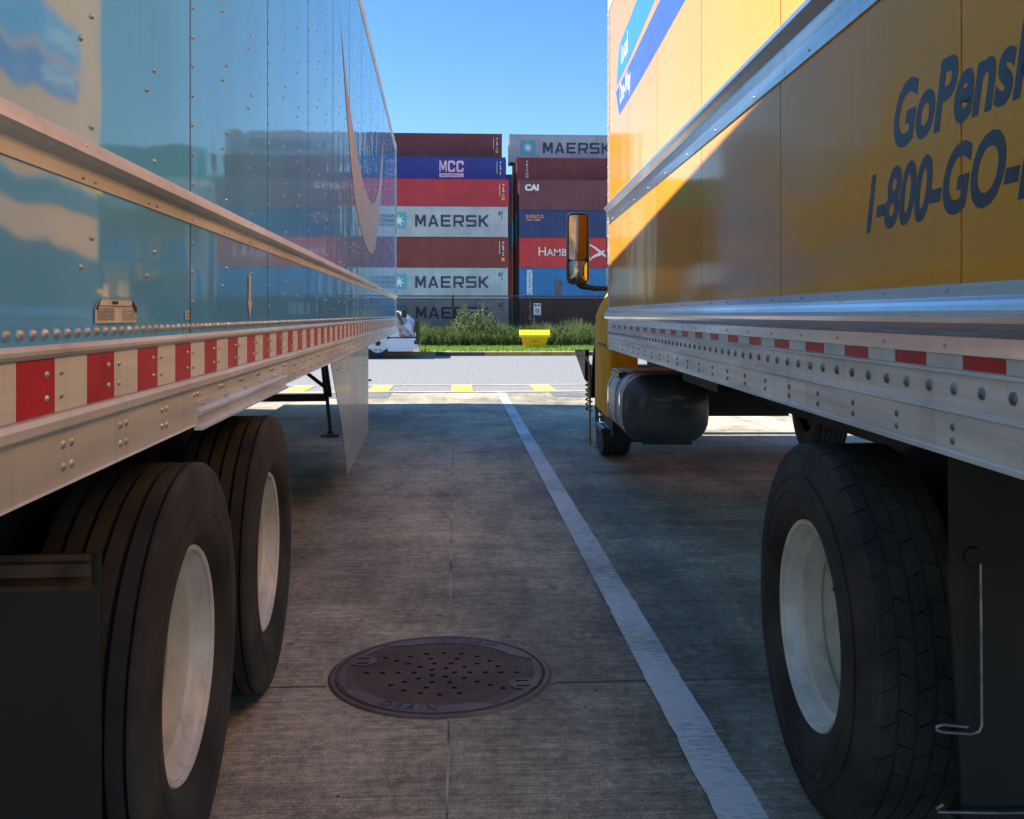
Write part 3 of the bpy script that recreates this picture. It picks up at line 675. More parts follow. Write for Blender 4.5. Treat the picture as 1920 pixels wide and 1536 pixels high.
# ------------------------------------------------------------------ wheels
def tyre_profile(w, r, rr, ribs=5, groove=.012, gd=.012, square=False):
    """outer (x=0) to inner (x=-w); returns profile and material keys"""
    p = [(-.036, rr - .012), (-.030, rr + .004), (-.014, rr + .020), (-.003, rr + .042), (0.0, rr + .065), (-.004, rr + .105), (-.012, r - .060), (-.018, r - .036), (-.023, r - .018), (-.028, r - .007), (-.034, r - .002)]
    if square: p[5:] = [(-.001, rr + .105), (-.003, r - .060), (-.006, r - .032), (-.009, r - .014), (-.013, r - .005), (-.018, r - .001)]
    mt = ['tyre'] * len(p)
    if square: p += [(-.027, r - .0005), (-.028, r - .012), (-.032, r - .012), (-.033, r)]; mt += ['tyre', 'groove_shade', 'groove_shade', 'groove_shade']
    x0, x1 = (-.034 if square else -.037), -w + .037; p.append((x0, r)); 
    rw = ((x0 - x1) - groove * (ribs - 1)) / ribs; x = x0
    for k in range(ribs):
        x -= rw; mt.append('tyre'); p.append((x, r - (.001 if 0 < k < ribs - 1 else .0015)))
        if k < ribs - 1:
            mt += ['groove_shade', 'groove_shade', 'groove_shade']; p += [(x - .001, r - gd), (x - groove + .001, r - gd), (x - groove, r)]; x -= groove
    q = [(-w + .034, r - .004), (-w + .020, r - .028), (-w, rr + .065), (-w + .012, rr + .005), (-w + .03, rr - .012)]
    for c in q: mt.append('tyre'); p.append(c)
    return p, mt[:len(p) - 1]
def arc_text(g, body, size, cy, cz, rad, a0, x, mat, sgn, inward=True, bold=.02, sx=1.0):
    vs, fs = text_shape(body, size, bold, 'LEFT', 1.0)
    out = []
    for u, v in vs:
        u *= sx
        if inward: a = a0 - u / rad; rr_ = rad - v        # letters stand with their tops towards the hub
        else: a = a0 + u / rad; rr_ = rad + v
        out.append((x, cy - sgn * rr_ * cos(a), cz + rr_ * sin(a)))
    g.add(out, fs, mat)
def wheel(parent, side, y, xo, r=.49, w=.285, rr=.280, lug=False, deep=.235, dual=True, text=None, hubm='hub', rimm='rim'):
    """side=+1: outer face looks to +x ; xo is the outer face's local x"""
    wh = D.objects.new('wheel', None); COL.objects.link(wh); wh.parent = parent; wh.location = (xo, y, r); wh.empty_display_size = .2
    wh.scale = (1, 1, 1)
    def fl(prof): return [(side * x, q) for x, q in prof]
    for k, off in enumerate((0, -(w + .06)) if dual else (0,)):
        prof, mts = tyre_profile(w, r, rr, 5 if not lug else 4, .010 if not lug else .008, .014, not lug)
        g = MB(); g.lathe_x([(x + side * off, q) for x, q in fl(prof)], 'tyre', n=96, mats=mts)
        # sidewall circles
        for q_, hgt in ((r - .085, -.0045), (rr + .085, .001)):
            g.lathe_x(fl([(off - .004, q_ - .004), (off + hgt, q_), (off - .004, q_ + .004)]), 'tyre', n=96)
        if lug:      # drive tread: cross cut blocks with zigzag edges
            nb = 37
            for j in range(nb):
                a = 2 * pi * j / nb
                for row in range(5):
                    aa = a + (row % 2) * pi / nb; xw0 = off - .036 - row * (w - .072) / 5; xw1 = xw0 - (w - .072) / 5 + .005
                    hw = pi / nb * .94; R1 = r + .005; R0 = r - .006; vs = []
                    skew = .12 * pi / nb * (1 if row % 2 else -1)
                    for (xx, da) in ((xw0, -hw), (xw0, hw), (xw1 + .004, hw + skew * 3), (xw1, -hw + skew * 3)):
                        for RR in (R0, R1): vs.append((side * xx, RR * cos(aa + da), RR * sin(aa + da)))
                    g.add(vs, [(1, 3, 5, 7), (0, 1, 3, 2), (2, 3, 5, 4), (4, 5, 7, 6), (6, 7, 1, 0)], 'tyre')
                # shoulder notches
                hw = pi / nb * .93
                vs = []
                for (xx, RR) in ((off - .036, r + .005), (off - .029, r - .002), (off - .021, r - .018)):
                    for da in (-hw, hw): vs.append((side * xx, RR * cos(a + da), RR * sin(a + da)))
                for (xx, RR) in ((off - .036, r - .008), (off - .033, r - .014), (off - .025, r - .024)):
                    for da in (-hw, hw): vs.append((side * xx, RR * cos(a + da), RR * sin(a + da)))
                g.add(vs, [(0, 1, 3, 2), (2, 3, 5, 4), (0, 2, 8, 6), (2, 4, 10, 8), (1, 7, 9, 3), (3, 9, 11, 5)], 'tyre')
        g.build('tyre', wh)
    g = MB()
    # steel disc wheel: lip, barrel, drop centre, disc
    rp = [(-.050, rr - .004), (-.033, rr + .006), (-.027, rr), (-.030, rr - .009), (-.045, rr - .015), (-.055, rr - .020), (-.075, rr - .024), (-.085, rr - .040), (-.14, rr - .044), (-.152, rr - .030), (-.20, rr - .034), (-deep, rr - .045), (-deep - .006, rr - .055), (-deep - .012, .21), (-deep + .004, .17), (-deep + .004, .145)]
    g.lathe_x(fl(rp), rimm, n=96)
    g.build('rim', wh)
    g = MB()
    g.lathe_x(fl([(-deep + .005, .145), (-deep + .01, .10), (-deep + .03, .095), (-deep + .05, .085), (-deep + .055, .05), (-deep + .055, .001)]), hubm, n=32)
    for j in range(10):
        a = 2 * pi * j / 10 + .2; c_ = (side * (-deep + .003), .155 * cos(a), .155 * sin(a))
        g.tube([c_, (c_[0] + side * .035, c_[1], c_[2])], .015, hubm, 6)
    for j in range(5):
        a = 2 * pi * j / 5; yy, zz = .232 * cos(a), .232 * sin(a); xx = side * (-deep - .002)
        vs = [(xx, yy + .028 * cos(q * pi / 6), zz + .028 * sin(q * pi / 6)) for q in range(12)]
        g.add(vs, [list(range(12))], 'hole_shade')  # flat black disc painting the dark of a hand hole
    g.build('hub', wh)
    g = MB(); g.tube([(side * (-deep + .0), .2, .03), (side * (-deep + .05), .21, .03), (side * (-deep + .065), .22, .032)], .006, 'hub', 6); g.build('valve', wh)
    if text:
        g = MB()
        for (body, size, rad, a0, inward, sx) in text: arc_text(g, body, size, 0, 0, rad, a0, side * .0012, 'tyre_letter', side, inward, .012, sx)
        g.build('lettering', wh, recalc=False)
    return wh

# ------------------------------------------------------------------ blue semi trailer (left)
def semi_trailer():
    a = R(1.159); d = .62
    t = thing('semi_trailer', 'long light blue semi trailer with red and white reflective tape and a pale swoosh', 'trailer', (-d * cos(a), -d * sin(a), 0), a)
    S0, S1, WD = -1.2, 15.0, 2.6
    ZB, ZTOP = 1.303, 3.93
    seams = [2.51 + 1.13 * k for k in range(-3, 11)] + []
    # side panels as separate sheets
    g = MB(); ys = [S0] + seams + [S1 - .02]
    for i in range(len(ys) - 1):
        g.box(-.03, 0, ys[i] + .004, ys[i + 1] - .004, 1.655, ZTOP - .04, 'blue')
        g.box(-.03, 0, ys[i] + .004, ys[i + 1] - .004, ZB - .01, 1.585, 'blue')
    g.box(-.028, -.006, S0, S1 - .02, ZB, ZTOP - .05, 'black')
    # rivets: bottom row, seams, hidden posts
    y = S0 + .02
    while y < S1 - .05:
        g.rivet(0, y, ZB + .016, .0098, 1, 'rivet', .75, 8); y += .047 if y < 9 else .095
    for sm in seams:
        z_ = ZB + .08
        while z_ < ZTOP - .06:
            if not 1.57 < z_ < 1.67: g.box(-.002, .0006, sm - .003, sm + .003, ZB, ZTOP - .05, 'black') if z_ == ZB + .08 else None; g.rivet(0, sm + .022, z_, .0056, 1, 'rivet', .8, 6)
            z_ += .075 if sm < 8 else .15
        for off in (.37, .76):
            for dy in (0, .055):
                z_ = ZB + .13 + dy
                while z_ < ZTOP - .06:
                    if not 1.57 < z_ < 1.67: g.rivet(0, sm + off + dy, z_, .0062, 1, 'rivet', .8, 6)
                    z_ += .20
            
    g.build('side_panel', t)
    g = MB()
    g.box(-WD, -WD + .03, S0, S1, ZB, ZTOP - .04, 'tarp'); g.build('side_panel', t)
    # mid rail (Z shaped logistic rail)
    g = MB()
    g.extrude_y([(-.002, 1.658), (.006, 1.658), (.010, 1.650), (.012, 1.640), (.030, 1.632), (.032, 1.622), (.022, 1.613), (.006, 1.607), (.005, 1.600), (.004, 1.580), (-.002, 1.580)], S0, S1 - .02, 'alu_dull')
    for sm in seams:
        for off in (.0, .37, .43, .76, .82):
            g.rivet(.0085, sm + off, 1.645, .005, 1, 'rivet', .8, 6); g.rivet(.0045, sm + off, 1.590, .005, 1, 'rivet', .8, 6)
    g.build('mid_rail', t)
    # lower side rail
    g = MB()
    g.extrude_y([(0, 1.302), (.008, 1.302), (.013, 1.294), (.013, 1.288), (.008, 1.281), (0.002, 1.281), (.002, 1.190), (.010, 1.188), (.016, 1.180), (.016, 1.166), (.010, 1.160), (.004, 1.158), (.004, 1.070), (.010, 1.067), (-.06, 1.067), (-.06, 1.073), (-.004, 1.074), (-.004, 1.302)], S0, S1, 'alu_dull')
    # rivet pairs on the lower flange
    y = 1.66
    ys_ = []
    while y > S0: y -= .29
    while y < S1 - .1:
        ys_.append(y); y += .29
    for y in ys_:
        for dy in (0, .036):
            for z_ in (1.135, 1.098) if not (2.5 < y < 3.99) else (1.145,): g.rivet(.0035, y + dy, z_, .0082, 1, 'rivet', .7, 8)
    g.build('side_rail', t)
    g = MB(); y = S0 + .02; k = 0
    edges = [1.480 + .1455 * i for i in range(-18, 93)]
    for i, e in enumerate(edges[:-1]):
        red = (i % 2 == 0)
        g.box(.0015, .0045, e, edges[i + 1] - .0012, 1.192, 1.2795, 'tape_red' if red else 'tape_white')
    for e in [1.62 + .29 * i for i in range(-9, 46)]:
        for dy in (-.03, .03):
            for z_ in (1.255, 1.217): g.rivet(.0042, e + dy, z_, .0062, 1, 'rivet', .8, 6)
    g.build('reflective_tape', t)
    # short extra extrusion
    g = MB(); g.extrude_y([(.003, 1.128), (.009, 1.127), (.010, 1.108), (.022, 1.102), (.022, 1.094), (.011, 1.090), (.012, 1.066), (.024, 1.060), (.024, 1.054), (.003, 1.054)], 2.54, 3.99, 'alu')
    for q in (.06, .33, .62, .9, 1.2, 1.4): g.rivet(.0095, 2.54 + q, 1.118, .007, 1, 'rivet', .8, 8)
    g.build('rub_rail', t)
    # roof rail, roof, floor, front and rear walls
    g = MB(); g.extrude_y([(-.03, 3.86), (.008, 3.86), (.010, 3.93), (.0, 3.985), (-.06, 3.985), (-.06, 3.95), (-.03, 3.93)], S0, S1, 'alu_dull')
    y = S0 + .05
    while y < S1: g.rivet(.009, y, 3.895, .008, 1, 'rivet', .8, 6); y += .15
    g.box(-WD, -WD + .06, S0, S1, 3.89, 3.985, 'alu_dull'); g.build('roof_rail', t)
    g = MB(); g.box(-WD + .06, -.06, S0, S1, 3.955, 3.975, 'tarp'); g.build('roof', t)
    g = MB(); g.box(-WD + .03, -.031, S0 + .01, S1 - .01, 1.20, 1.26, 'under')
    y = S0 + .2
    while y < S1 - .2: g.box(-WD + .04, -.061, y, y + .05, 1.09, 1.198, 'under'); y += .32
    g.box(-WD - .004, -WD + .05, S0, S1, 1.067, 1.302, 'alu_dull'); g.build('floor', t)
    g = MB(); g.box(-WD + .03, -.031, S1 - .05, S1 - .01, 1.262, 3.95, 'tarp'); g.box(-.05, .012, S1 - .02, S1 + .03, 1.07, 3.98, 'alu_dull'); g.box(-WD - .01, -WD + .05, S1 - .02, S1 + .03, 1.07, 3.98, 'alu_dull'); g.box(-WD + .05, -.05, S1 - .01, S1 + .02, 1.07, 1.30, 'alu_dull'); g.build('front_wall', t)
    g = MB(); g.box(-WD + .03, -.031, S0 + .01, S0 + .05, 1.262, 3.95, 'tarp'); g.box(-.03, .02, S0 - .04, S0 - .002, 1.05, 3.98, 'alu_dull'); g.box(-WD - .01, -WD + .05, S0 - .04, S0 - .002, 1.05, 3.98, 'alu_dull'); g.build('rear_door', t)
    # swoosh
    out = [(6.36, 3.29), (6.58, 3.02), (6.80, 2.76), (7.05, 2.52), (7.43, 2.25), (7.85, 2.10), (8.4, 1.98), (9.0, 1.925), (9.44, 1.925), (9.9, 2.02), (10.38, 2.25), (10.9, 2.62), (11.3, 3.05), (11.55, 3.50)]
    inn = [(6.36, 3.29), (6.66, 3.03), (6.93, 2.90), (7.24, 2.76), (7.62, 2.63), (8.0, 2.53), (8.5, 2.44), (9.0, 2.415), (9.44, 2.42), (9.8, 2.47), (10.25, 2.60), (10.65, 2.80), (11.05, 3.12), (11.55, 3.50)]
    g = MB(); n = len(out)
    g.add([(.0025, y, z_) for y, z_ in out] + [(.0025, y, z_) for y, z_ in inn], [(i, i + 1, n + i + 1, n + i) for i in range(n - 1)], 'swoosh'); g.build('swoosh_decal', t, recalc=False)
    # arrow decal, manifest holder, small sticker
    g = MB(); g.add([(.003, y, z_) for y, z_ in ((3.262, 1.483), (3.305, 1.483), (3.305, 1.395), (3.325, 1.395), (3.285, 1.333), (3.245, 1.395), (3.262, 1.395))], [(0, 1, 2, 6), (2, 3, 4, 5, 6)], 'sand'); g.build('arrow_decal', t, recalc=False)
    g = MB(); g.add([(.003, 1.815, 1.334), (.003, 2.058, 1.334), (.003, 2.058, 1.362), (.003, 2.03, 1.378), (.003, 1.835, 1.378), (.003, 1.815, 1.362)], [(0, 1, 2, 3, 4, 5)], 'label')
    P = lambda u, v: (.0045, u, v)
    def rr_(y0, y1, z0, z1, m_='print'): g.add([P(y0, z0), P(y1, z0), P(y1, z1), P(y0, z1)], [(0, 1, 2, 3)], m_)
    rr_(1.905, 1.94, 1.370, 1.376); rr_(1.83, 2.03, 1.3655, 1.3668)
    for k in range(9):
        z_ = 1.340 + .0026 * k; x_ = 1.825
        while x_ < 1.915:
            w_ = random.uniform(.004, .014); rr_(x_, min(x_ + w_, 1.918), z_, z_ + .0011); x_ += w_ + .003
    for k in range(7):
        z_ = 1.339 + .0033 * k; x_ = 1.965
        while x_ < 2.045:
            w_ = random.uniform(.004, .01); rr_(x_, x_ + w_, z_, z_ + .0013); x_ += w_ + .006
    g.add([(.004, 1.818, 1.362), (.004, 1.84, 1.380), (.004, 1.845, 1.378), (.004, 1.825, 1.358)], [(0, 1, 2, 3)], 'black')
    g.add([(.004, 2.03, 1.380), (.004, 2.062, 1.362), (.004, 2.054, 1.352), (.004, 2.028, 1.368)], [(0, 1, 2, 3)], 'black')
    g.build('information_label', t, recalc=False)
    g = MB(); g.add([(.003, y, z_) for y, z_ in ((2.452, 1.338), (2.487, 1.338), (2.487, 1.359), (2.452, 1.359))], [(0, 1, 2, 3)], 'label')
    for z_ in (1.342, 1.351): g.add([(.0042, y, zz) for y, zz in ((2.462, z_), (2.477, z_), (2.477, z_ + .004), (2.462, z_ + .004))], [(0, 1, 2, 3)], 'print')
    g.build('sticker', t, recalc=False)
    # side skirt
    g = MB(); pr = [(5.9, 1.066), (9.14, 1.066), (9.14, .255), (8.2, .225), (7.02, .205), (6.6, .60)]
    n = len(pr); vs = [(-.012, y, z_) for y, z_ in pr] + [(-.016, y, z_) for y, z_ in pr]
    g.add(vs, [list(range(n)), [n + i for i in range(n)][::-1]] + [(i, (i + 1) % n, n + (i + 1) % n, n + i) for i in range(n)], 'skirt')
    for (y, z_) in ((6.3, 1.0), (6.5, 1.0), (7.4, .62), (7.1, .40), (8.8, .9)): g.rivet(-.012, y, z_, .012, 1, 'rivet', .6, 8)
    g.rivet(-.012, 7.1, .98, .045, 1, 'sand', .15, 12)
    g.build('side_skirt', t)
    # landing gear
    lg = D.objects.new('landing_gear', None); COL.objects.link(lg); lg.parent = t; lg.location = (0, 10.9, 0)
    for sx in (-.55, -2.05):
        g = MB(); g.tube([(sx - .10, 0, 1.08), (sx - .04, 0, .45)], .036, 'under', 8); g.tube([(sx - .04, 0, .45), (sx, 0, .05)], .022, 'under', 8)
        g.box(sx - .10, sx + .10, -.10, .10, 0.002, .025, 'bracket'); g.box(sx - .03, sx + .03, -.03, .03, .03, .06, 'under'); g.build('leg', lg, bevel=.004)
        g = MB(); g.tube([(sx, -.02, .45), (sx, -.75, 1.07)], .022, 'under', 6); g.tube([(sx, -.02, .50), (sx - .72 * (1 if sx > -1 else -1), 0, 1.07)], .024, 'under', 6); g.build('brace', lg)
    g = MB(); g.box(-2.0, -.6, -.035, .035, .39, .47, 'under'); g.tube([(-.5, 0, .86), (-.2, 0, .86), (-.2, 0, .62), (-.1, 0, .62)], .012, 'under', 6); g.build('crossbar', lg)
    # axles, sliders and wheels
    g = MB()
    for sx in (-.85, -1.75): g.box(sx - .05, sx + .05, .9, 5.2, .86, 1.06, 'under')
    for y in (2.44, 3.60):
        g.tube([(-.3, y, .49), (-2.3, y, .49)], .065, 'under', 10)
        for sx in (-.85, -1.75): g.box(sx - .07, sx + .07, y - .35, y + .1, .55, .86, 'under')
    g.box(-2.3, -.3, 1.0, 1.08, .9, 1.06, 'under'); g.build('axle_frame', t)
    tx = [("RADIAL", .040, .37, R(200), False, 1.2), ("TUBELESS", .028, .36, R(250), False, 1.2), ("295/75R22.5", .030, .37, R(60), False, 1.2)]
    wheel(t, 1, 2.46, .036, text=tx)
    wheel(t, 1, 3.60, .032, text=tx)
    wheel(t, -1, 2.44, -WD - .01); wheel(t, -1, 3.60, -WD - .01)
    # mud flap with steel hanger (facing the camera)
    for x0 in (-.004, -2.0):
        fl = D.objects.new('mud_flap', None); COL.objects.link(fl); fl.parent = t; fl.location = (x0, 1.86, 0)
        g = MB(); g.box(-.62, 0, 0, .012, .16, .905, 'rubber'); g.build('flap', fl)
        g = MB(); g.extrude_x([(-.006, .905), (-.030, .912), (-.034, .902), (-.012, .890), (-.010, .866), (-.034, .856), (-.030, .846), (-.002, .850), (-.002, .905)], -.60, -.012, 'bracket'); g.build('hanger', fl)
    return t
semi_trailer()

# white trailer parked beyond, only its shadow falls into the picture
def neighbour():
    t = thing('box_trailer', 'plain white trailer parked on the far side of the blue trailer', 'trailer', (-4.55, 0, 0), R(.4))
    g = MB(); g.box(-2.6, 0, -1.5, 14.45, 1.15, 3.95, 'tarp'); g.build('body', t, bevel=.02)
    g = MB(); g.box(-2.61, .01, -1.5, 14.47, 1.05, 1.15, 'alu_dull'); g.box(-1.9, -.7, .5, 14, .8, 1.05, 'under'); g.build('side_rail', t)
    for y in (1.4, 2.6):
        for s_, x in ((1, .0), (-1, -2.6)): wheel(t, s_, y, x)
    g = MB()
    for x in (-.6, -2.0): g.box(x - .05, x + .05, 10.4, 10.5, 0, 1.05, 'under')
    g.build('landing_gear', t)
neighbour()

# ------------------------------------------------------------------ yellow box truck (right)
def box_truck():
    a = R(-2.576); d = .87
    t = thing('box_truck', 'yellow rental box truck with blue stripes, navy lettering and silver side rails', 'truck', (d * cos(a), d * sin(a), 0), a)
    S0, S1, WD, ZT_ = -.35, 7.718, 2.44, 3.86
    seams = [7.72 - 1.18 * k for k in range(1, 8)]
    ys = [S0] + sorted(s_ for s_ in seams if s_ > S0) + [S1]
    g = MB()
    for i in range(len(ys) - 1):
        for z0, z1_ in ((1.395, 2.075), (2.225, ZT_ - .04)): g.box(0, .03, ys[i] + .0035, ys[i + 1] - .0035, z0, z1_, 'yellow')
    g.box(.006, .028, S0, S1, 1.40, ZT_ - .05, 'black'); g.build('side_panel', t)
    g = MB(); g.box(WD - .03, WD, S0, S1, 1.40, ZT_ - .04, 'yellow'); g.build('side_panel', t)
    g = MB(); g.box(.03, WD - .03, S1 - .04, S1, 1.25, ZT_ - .02, 'yellow'); g.build('front_wall', t)
    g = MB(); g.box(.03, WD - .03, S0, S0 + .04, 1.30, ZT_ - .1, 'tarp'); g.build('rear_door', t)
    g = MB(); g.box(.02, WD - .02, S0, S1, ZT_ - .03, ZT_, 'white'); g.build('roof', t)
    g = MB(); g.box(.03, WD - .03, S0, S1, 1.20, 1.26, 'under'); g.build('floor', t)
    g = MB()
    g.extrude_y([(-.004, ZT_ - .10), (-.008, ZT_ - .02), (.02, ZT_ + .006), (.03, ZT_ + .006), (.03, ZT_ - .10)], S0, S1, 'alu')
    g.box(-.007, .02, S1 - .015, S1 + .03, 1.1, ZT_, 'alu'); 
    z_ = 1.2
    while z_ < ZT_: g.rivet(-.007, S1 + .008, z_, .007, -1, 'rivet', 1.0, 6); z_ += .11
    g.build('edge_trim', t)
    # mid rail
    g = MB()
    g.extrude_y([(.0, 2.236), (-.010, 2.236), (-.014, 2.228), (-.022, 2.208), (-.040, 2.198), (-.042, 2.186), (-.030, 2.176), (-.012, 2.158), (-.007, 2.118), (-.006, 2.070), (.0, 2.070)], S0, S1, 'alu_bright')
    y = S0 + .1
    while y < S1: g.rivet(-.0055, y, 2.088, .005, -1, 'rivet', .8, 6); g.rivet(-.0095, y + .1, 2.222, .004, -1, 'rivet', .8, 6); y += .59
    g.build('mid_rail', t)
    # bulged bumper rail
    g = MB(); pr = [(.0, 1.408), (-.006, 1.408), (-.008, 1.384)]
    for k in range(0, 11):
        q = pi / 2 - pi * k / 10; pr.append((-.010 - .032 * cos(q) ** .8 if cos(q) > 0 else -.010, 1.346 + .036 * sin(q)))
    pr += [(-.008, 1.308), (-.008, 1.275), (.0, 1.275)]
    g.extrude_y(pr, S0, S1, 'alu_bright')
    y = S0 + .12
    while y < S1: g.rivet(-.007, y, 1.397, .0045, -1, 'rivet', .8, 6); g.rivet(-.0075, y, 1.290, .0045, -1, 'rivet', .8, 6); y += .30
    g.build('bumper_rail', t)
    # side rail
    g = MB()
    g.extrude_y([(.0, 1.2745), (-.003, 1.2745), (-.003, 1.246), (-.009, 1.245), (-.010, 1.238), (-.004, 1.236), (-.004, 1.172), (-.008, 1.170), (-.009, 1.163), (-.004, 1.160), (-.004, 1.090), (-.009, 1.087), (-.009, 1.078), (.05, 1.078), (.05, 1.084), (.0, 1.086)], S0, S1, 'alu')
    y = S0 + .05; k = 0
    while y < S1 - .03:
        g.rivet(-.0035, y, 1.208, .0130, -1, 'bolt_dark', .55, 10)
        y += .107
    y = S0 + .1
    while y < S1 - .1:
        for z_ in (1.135, 1.108): g.rivet(-.0035, y, z_, .0085, -1, 'bolt_dark', .6, 8)
        y += .262
    g.build('side_rail', t)
    g = MB(); e = 1.650 - .1555 * 13
    k = 1
    while e < S1 - .16:
        g.box(-.0045, -.0025, e, e + .154, 1.2475, 1.2735, 'tape_red' if k % 2 == 0 else 'tape_white2'); e += .1555; k += 1
    g.build('reflective_tape', t)
    # lettering, italic condensed
    def PL(s0, z0, off=.0025): return lambda u, v: (-off, s0 - u, z0 + v)
    g = MB(); g.text("GoPenske.com", .185, PL(2.150, 1.718, .0008), 'navy', .030, .87, .28)
    g.text("1-800-GO-PENSKE", .178, PL(2.318, 1.548, .0008), 'navy', .030, .86, .28); g.build('lettering', t, recalc=False)
    def poly(pts, mat, nm, off=.0010):
        gg = MB(); gg.add([(-off, y, z_) for y, z_ in pts], [list(range(len(pts)))], mat); return gg.build(nm, t, recalc=False)
    poly([(7.23, 3.05), (7.06, 3.31), (6.13, 3.345), (3.6, 3.46), (3.6, 3.205), (5.434, 3.114), (6.563, 3.058)][:], 'stripe_sky', 'stripe')
    # two slanted bands: upper sky blue, lower royal blue
    poly([(7.25, 3.01), (7.06, 2.80), (6.10, 2.800), (4.54, 2.825), (3.4, 2.850), (3.4, 3.16), (5.25, 3.055)], 'stripe_royal', 'stripe')
    g = MB(); g.text("Local", .20, PL(6.95, 3.14, .002), 'white', .02, .9); g.text("One-Way", .20, PL(7.02, 2.87, .002), 'white', .02, .72); g.build('stripe_lettering', t, recalc=False)
    # chassis
    g = MB()
    for x in (.78, 1.62): g.box(x - .04, x + .04, S0 + .2, 10.6, .80, 1.06, 'under')
    y = 0
    while y < 7.5: g.box(.05, WD - .05, y, y + .06, 1.062, 1.198, 'under'); y += .41
    for y in (1.5, 4.2, 5.8, 7.2): g.box(.82, 1.58, y, y + .08, .84, 1.02, 'under')
    g.box(.30, .72, 5.2, 6.2, .93, 1.06, 'under'); g.box(1.72, 2.30, 6.9, 7.8, .62, .98, 'under'); g.box(.85, 1.55, 8.1, 9.9, .50, 1.1, 'under')
    g.tube([(.2, 2.69, .5), (2.24, 2.69, .5)], .075, 'under', 10); g.lathe_x([(1.0, .02), (1.02, .16), (1.2, .2), (1.4, .16), (1.42, .02)], 'under', (0, 2.69, .5), 20)
    g.tube([(1.2, 2.69, .55), (1.2, 8.0, .86)], .05, 'under', 8)
    for x in (.78, 1.62): g.box(x - .05, x + .05, 1.9, 3.5, .68, .80, 'under')
    g.build('chassis', t)
    tx = [("Conti HDL 3", .052, .402, R(285), True, 1.15), ("CONTINENTAL", .052, .372, R(150), False, 1.1), ("275/80 R 22.5", .030, .375, R(60), False, 1.1)]
    wheel(t, -1, 2.69, -.038, r=.492, lug=True, text=[("Conti HDL 3", .055, .350, R(240), False, 1.15), ("275/80 R 22.5", .036, .345, R(345), False, 1.3)])
    wheel(t, 1, 2.69, WD, r=.492, lug=True)
    wheel(t, -1, 9.35, .085, r=.49, w=.29, dual=False, deep=.05, rimm='chrome')
    wheel(t, 1, 9.35, WD - .085, r=.49, w=.29, dual=False, deep=.05, rimm='chrome')
    # cab: sides bulge below the belt line, upper cab narrower
    cab = D.objects.new('cab', None); COL.objects.link(cab); cab.parent = t; cab.location = (0, 0, 0)
    g = MB()
    def ring(y, pts): return [(x, y, z_) for x, z_ in pts]
    def sect(i, top): return [(i, .50), (i, 1.10), (i + .005, 1.34), (i + .05, 1.45), (i + .12, 1.56), (i + .17, 2.2), (i + .24, top), (WD - i - .24, top), (WD - i - .17, 2.2), (WD - i - .12, 1.56), (WD - i - .05, 1.45), (WD - i - .005, 1.34), (WD - i, 1.10), (WD - i, .50)]
    secs = [(8.02, sect(.05, 2.62)), (8.10, sect(.02, 2.70)), (8.75, sect(.025, 2.72)), (9.15, sect(.03, 2.66))]
    vs = []; n = 14
    for y, s_ in secs: vs += ring(y, s_)
    g.add(vs, [(q * n + i, q * n + (i + 1) % n, (q + 1) * n + (i + 1) % n, (q + 1) * n + i) for q in range(3) for i in range(n) if i not in (13,)], 'yellow_cab', True)
    # rear wall: full above the frame, narrow skirts below
    rw = [(i, z_) for i, z_ in sect(.05, 2.62)]
    g.add([(x, 8.02, z_) for x, z_ in rw[1:13]], [list(range(12))], 'yellow_cab')
    g.box(.052, .27, 8.0, 8.03, .50, 1.098, 'yellow_cab'); g.box(WD - .27, WD - .052, 8.0, 8.03, .50, 1.098, 'yellow_cab')
    g.box(.03, .26, 8.03, 8.62, .505, .56, 'yellow_cab')
    g.build('cab_shell', cab)
    g = MB(); g.box(.012, .03, 8.14, 8.72, 1.085, 1.10, 'black'); g.box(.10, .135, 8.25, 8.85, 1.62, 2.35, 'glass_dark'); g.build('door_gap', cab)
    g = MB()   # hood with fenders
    hs = [(9.12, .06, 1.62), (9.8, .10, 1.55), (10.5, .16, 1.42), (10.95, .26, 1.20)]; vs = []
    for y, i, tp in hs: vs += [(i, y, 1.02), (i, y, tp - .25), (i + .08, y, tp - .1), (i + .4, y, tp), (WD - i - .4, y, tp), (WD - i - .08, y, tp - .1), (WD - i, y, tp - .25), (WD - i, y, 1.02)]
    g.add(vs, [(q * 8 + i, q * 8 + (i + 1) % 8, q * 8 + 8 + (i + 1) % 8, q * 8 + 8 + i) for q in range(3) for i in range(8)], 'yellow_cab', True)
    g.add(vs[24:], [list(range(8))], 'plastic'); g.build('hood', cab)
    g = MB()   # black fender flare and bumper corner
    fl_ = []
    for k in range(9):
        q = pi * k / 8; fl_.append((9.42 + .56 * cos(q), .52 + .54 * sin(q)))
    for k in range(8):
        (y0, z0), (y1, z1_) = fl_[k], fl_[k + 1]
        g.add([(.07, y0, z0), (.07, y1, z1_), (.3, y1, z1_), (.3, y0, z0), (.07, y0, z0 + .05), (.07, y1, z1_ + .05), (.3, y1, z1_ + .05), (.3, y0, z0 + .05)], [(0, 1, 2, 3), (4, 7, 6, 5), (0, 4, 5, 1), (3, 2, 6, 7)], 'plastic')
    g.build('fender', cab)
    g = MB(); g.box(.14, WD - .14, 11.0, 11.18, .40, .78, 'plastic'); g.build('bumper', cab, bevel=.03)
    g = MB()   # black air deflector wing in front of the fender
    g.add([(.03, 10.2, .98), (-.05, 10.55, .97), (-.05, 10.60, .94), (.03, 10.3, .66), (.07, 10.2, .98), (-.01, 10.55, .97), (-.01, 10.60, .94), (.07, 10.3, .62)], [(0, 1, 2, 3), (4, 7, 6, 5), (0, 4, 5, 1), (1, 5, 6, 2), (2, 6, 7, 3), (3, 7, 4, 0)], 'plastic'); g.build('wind_deflector', cab)
    g = MB(); pts = []; 
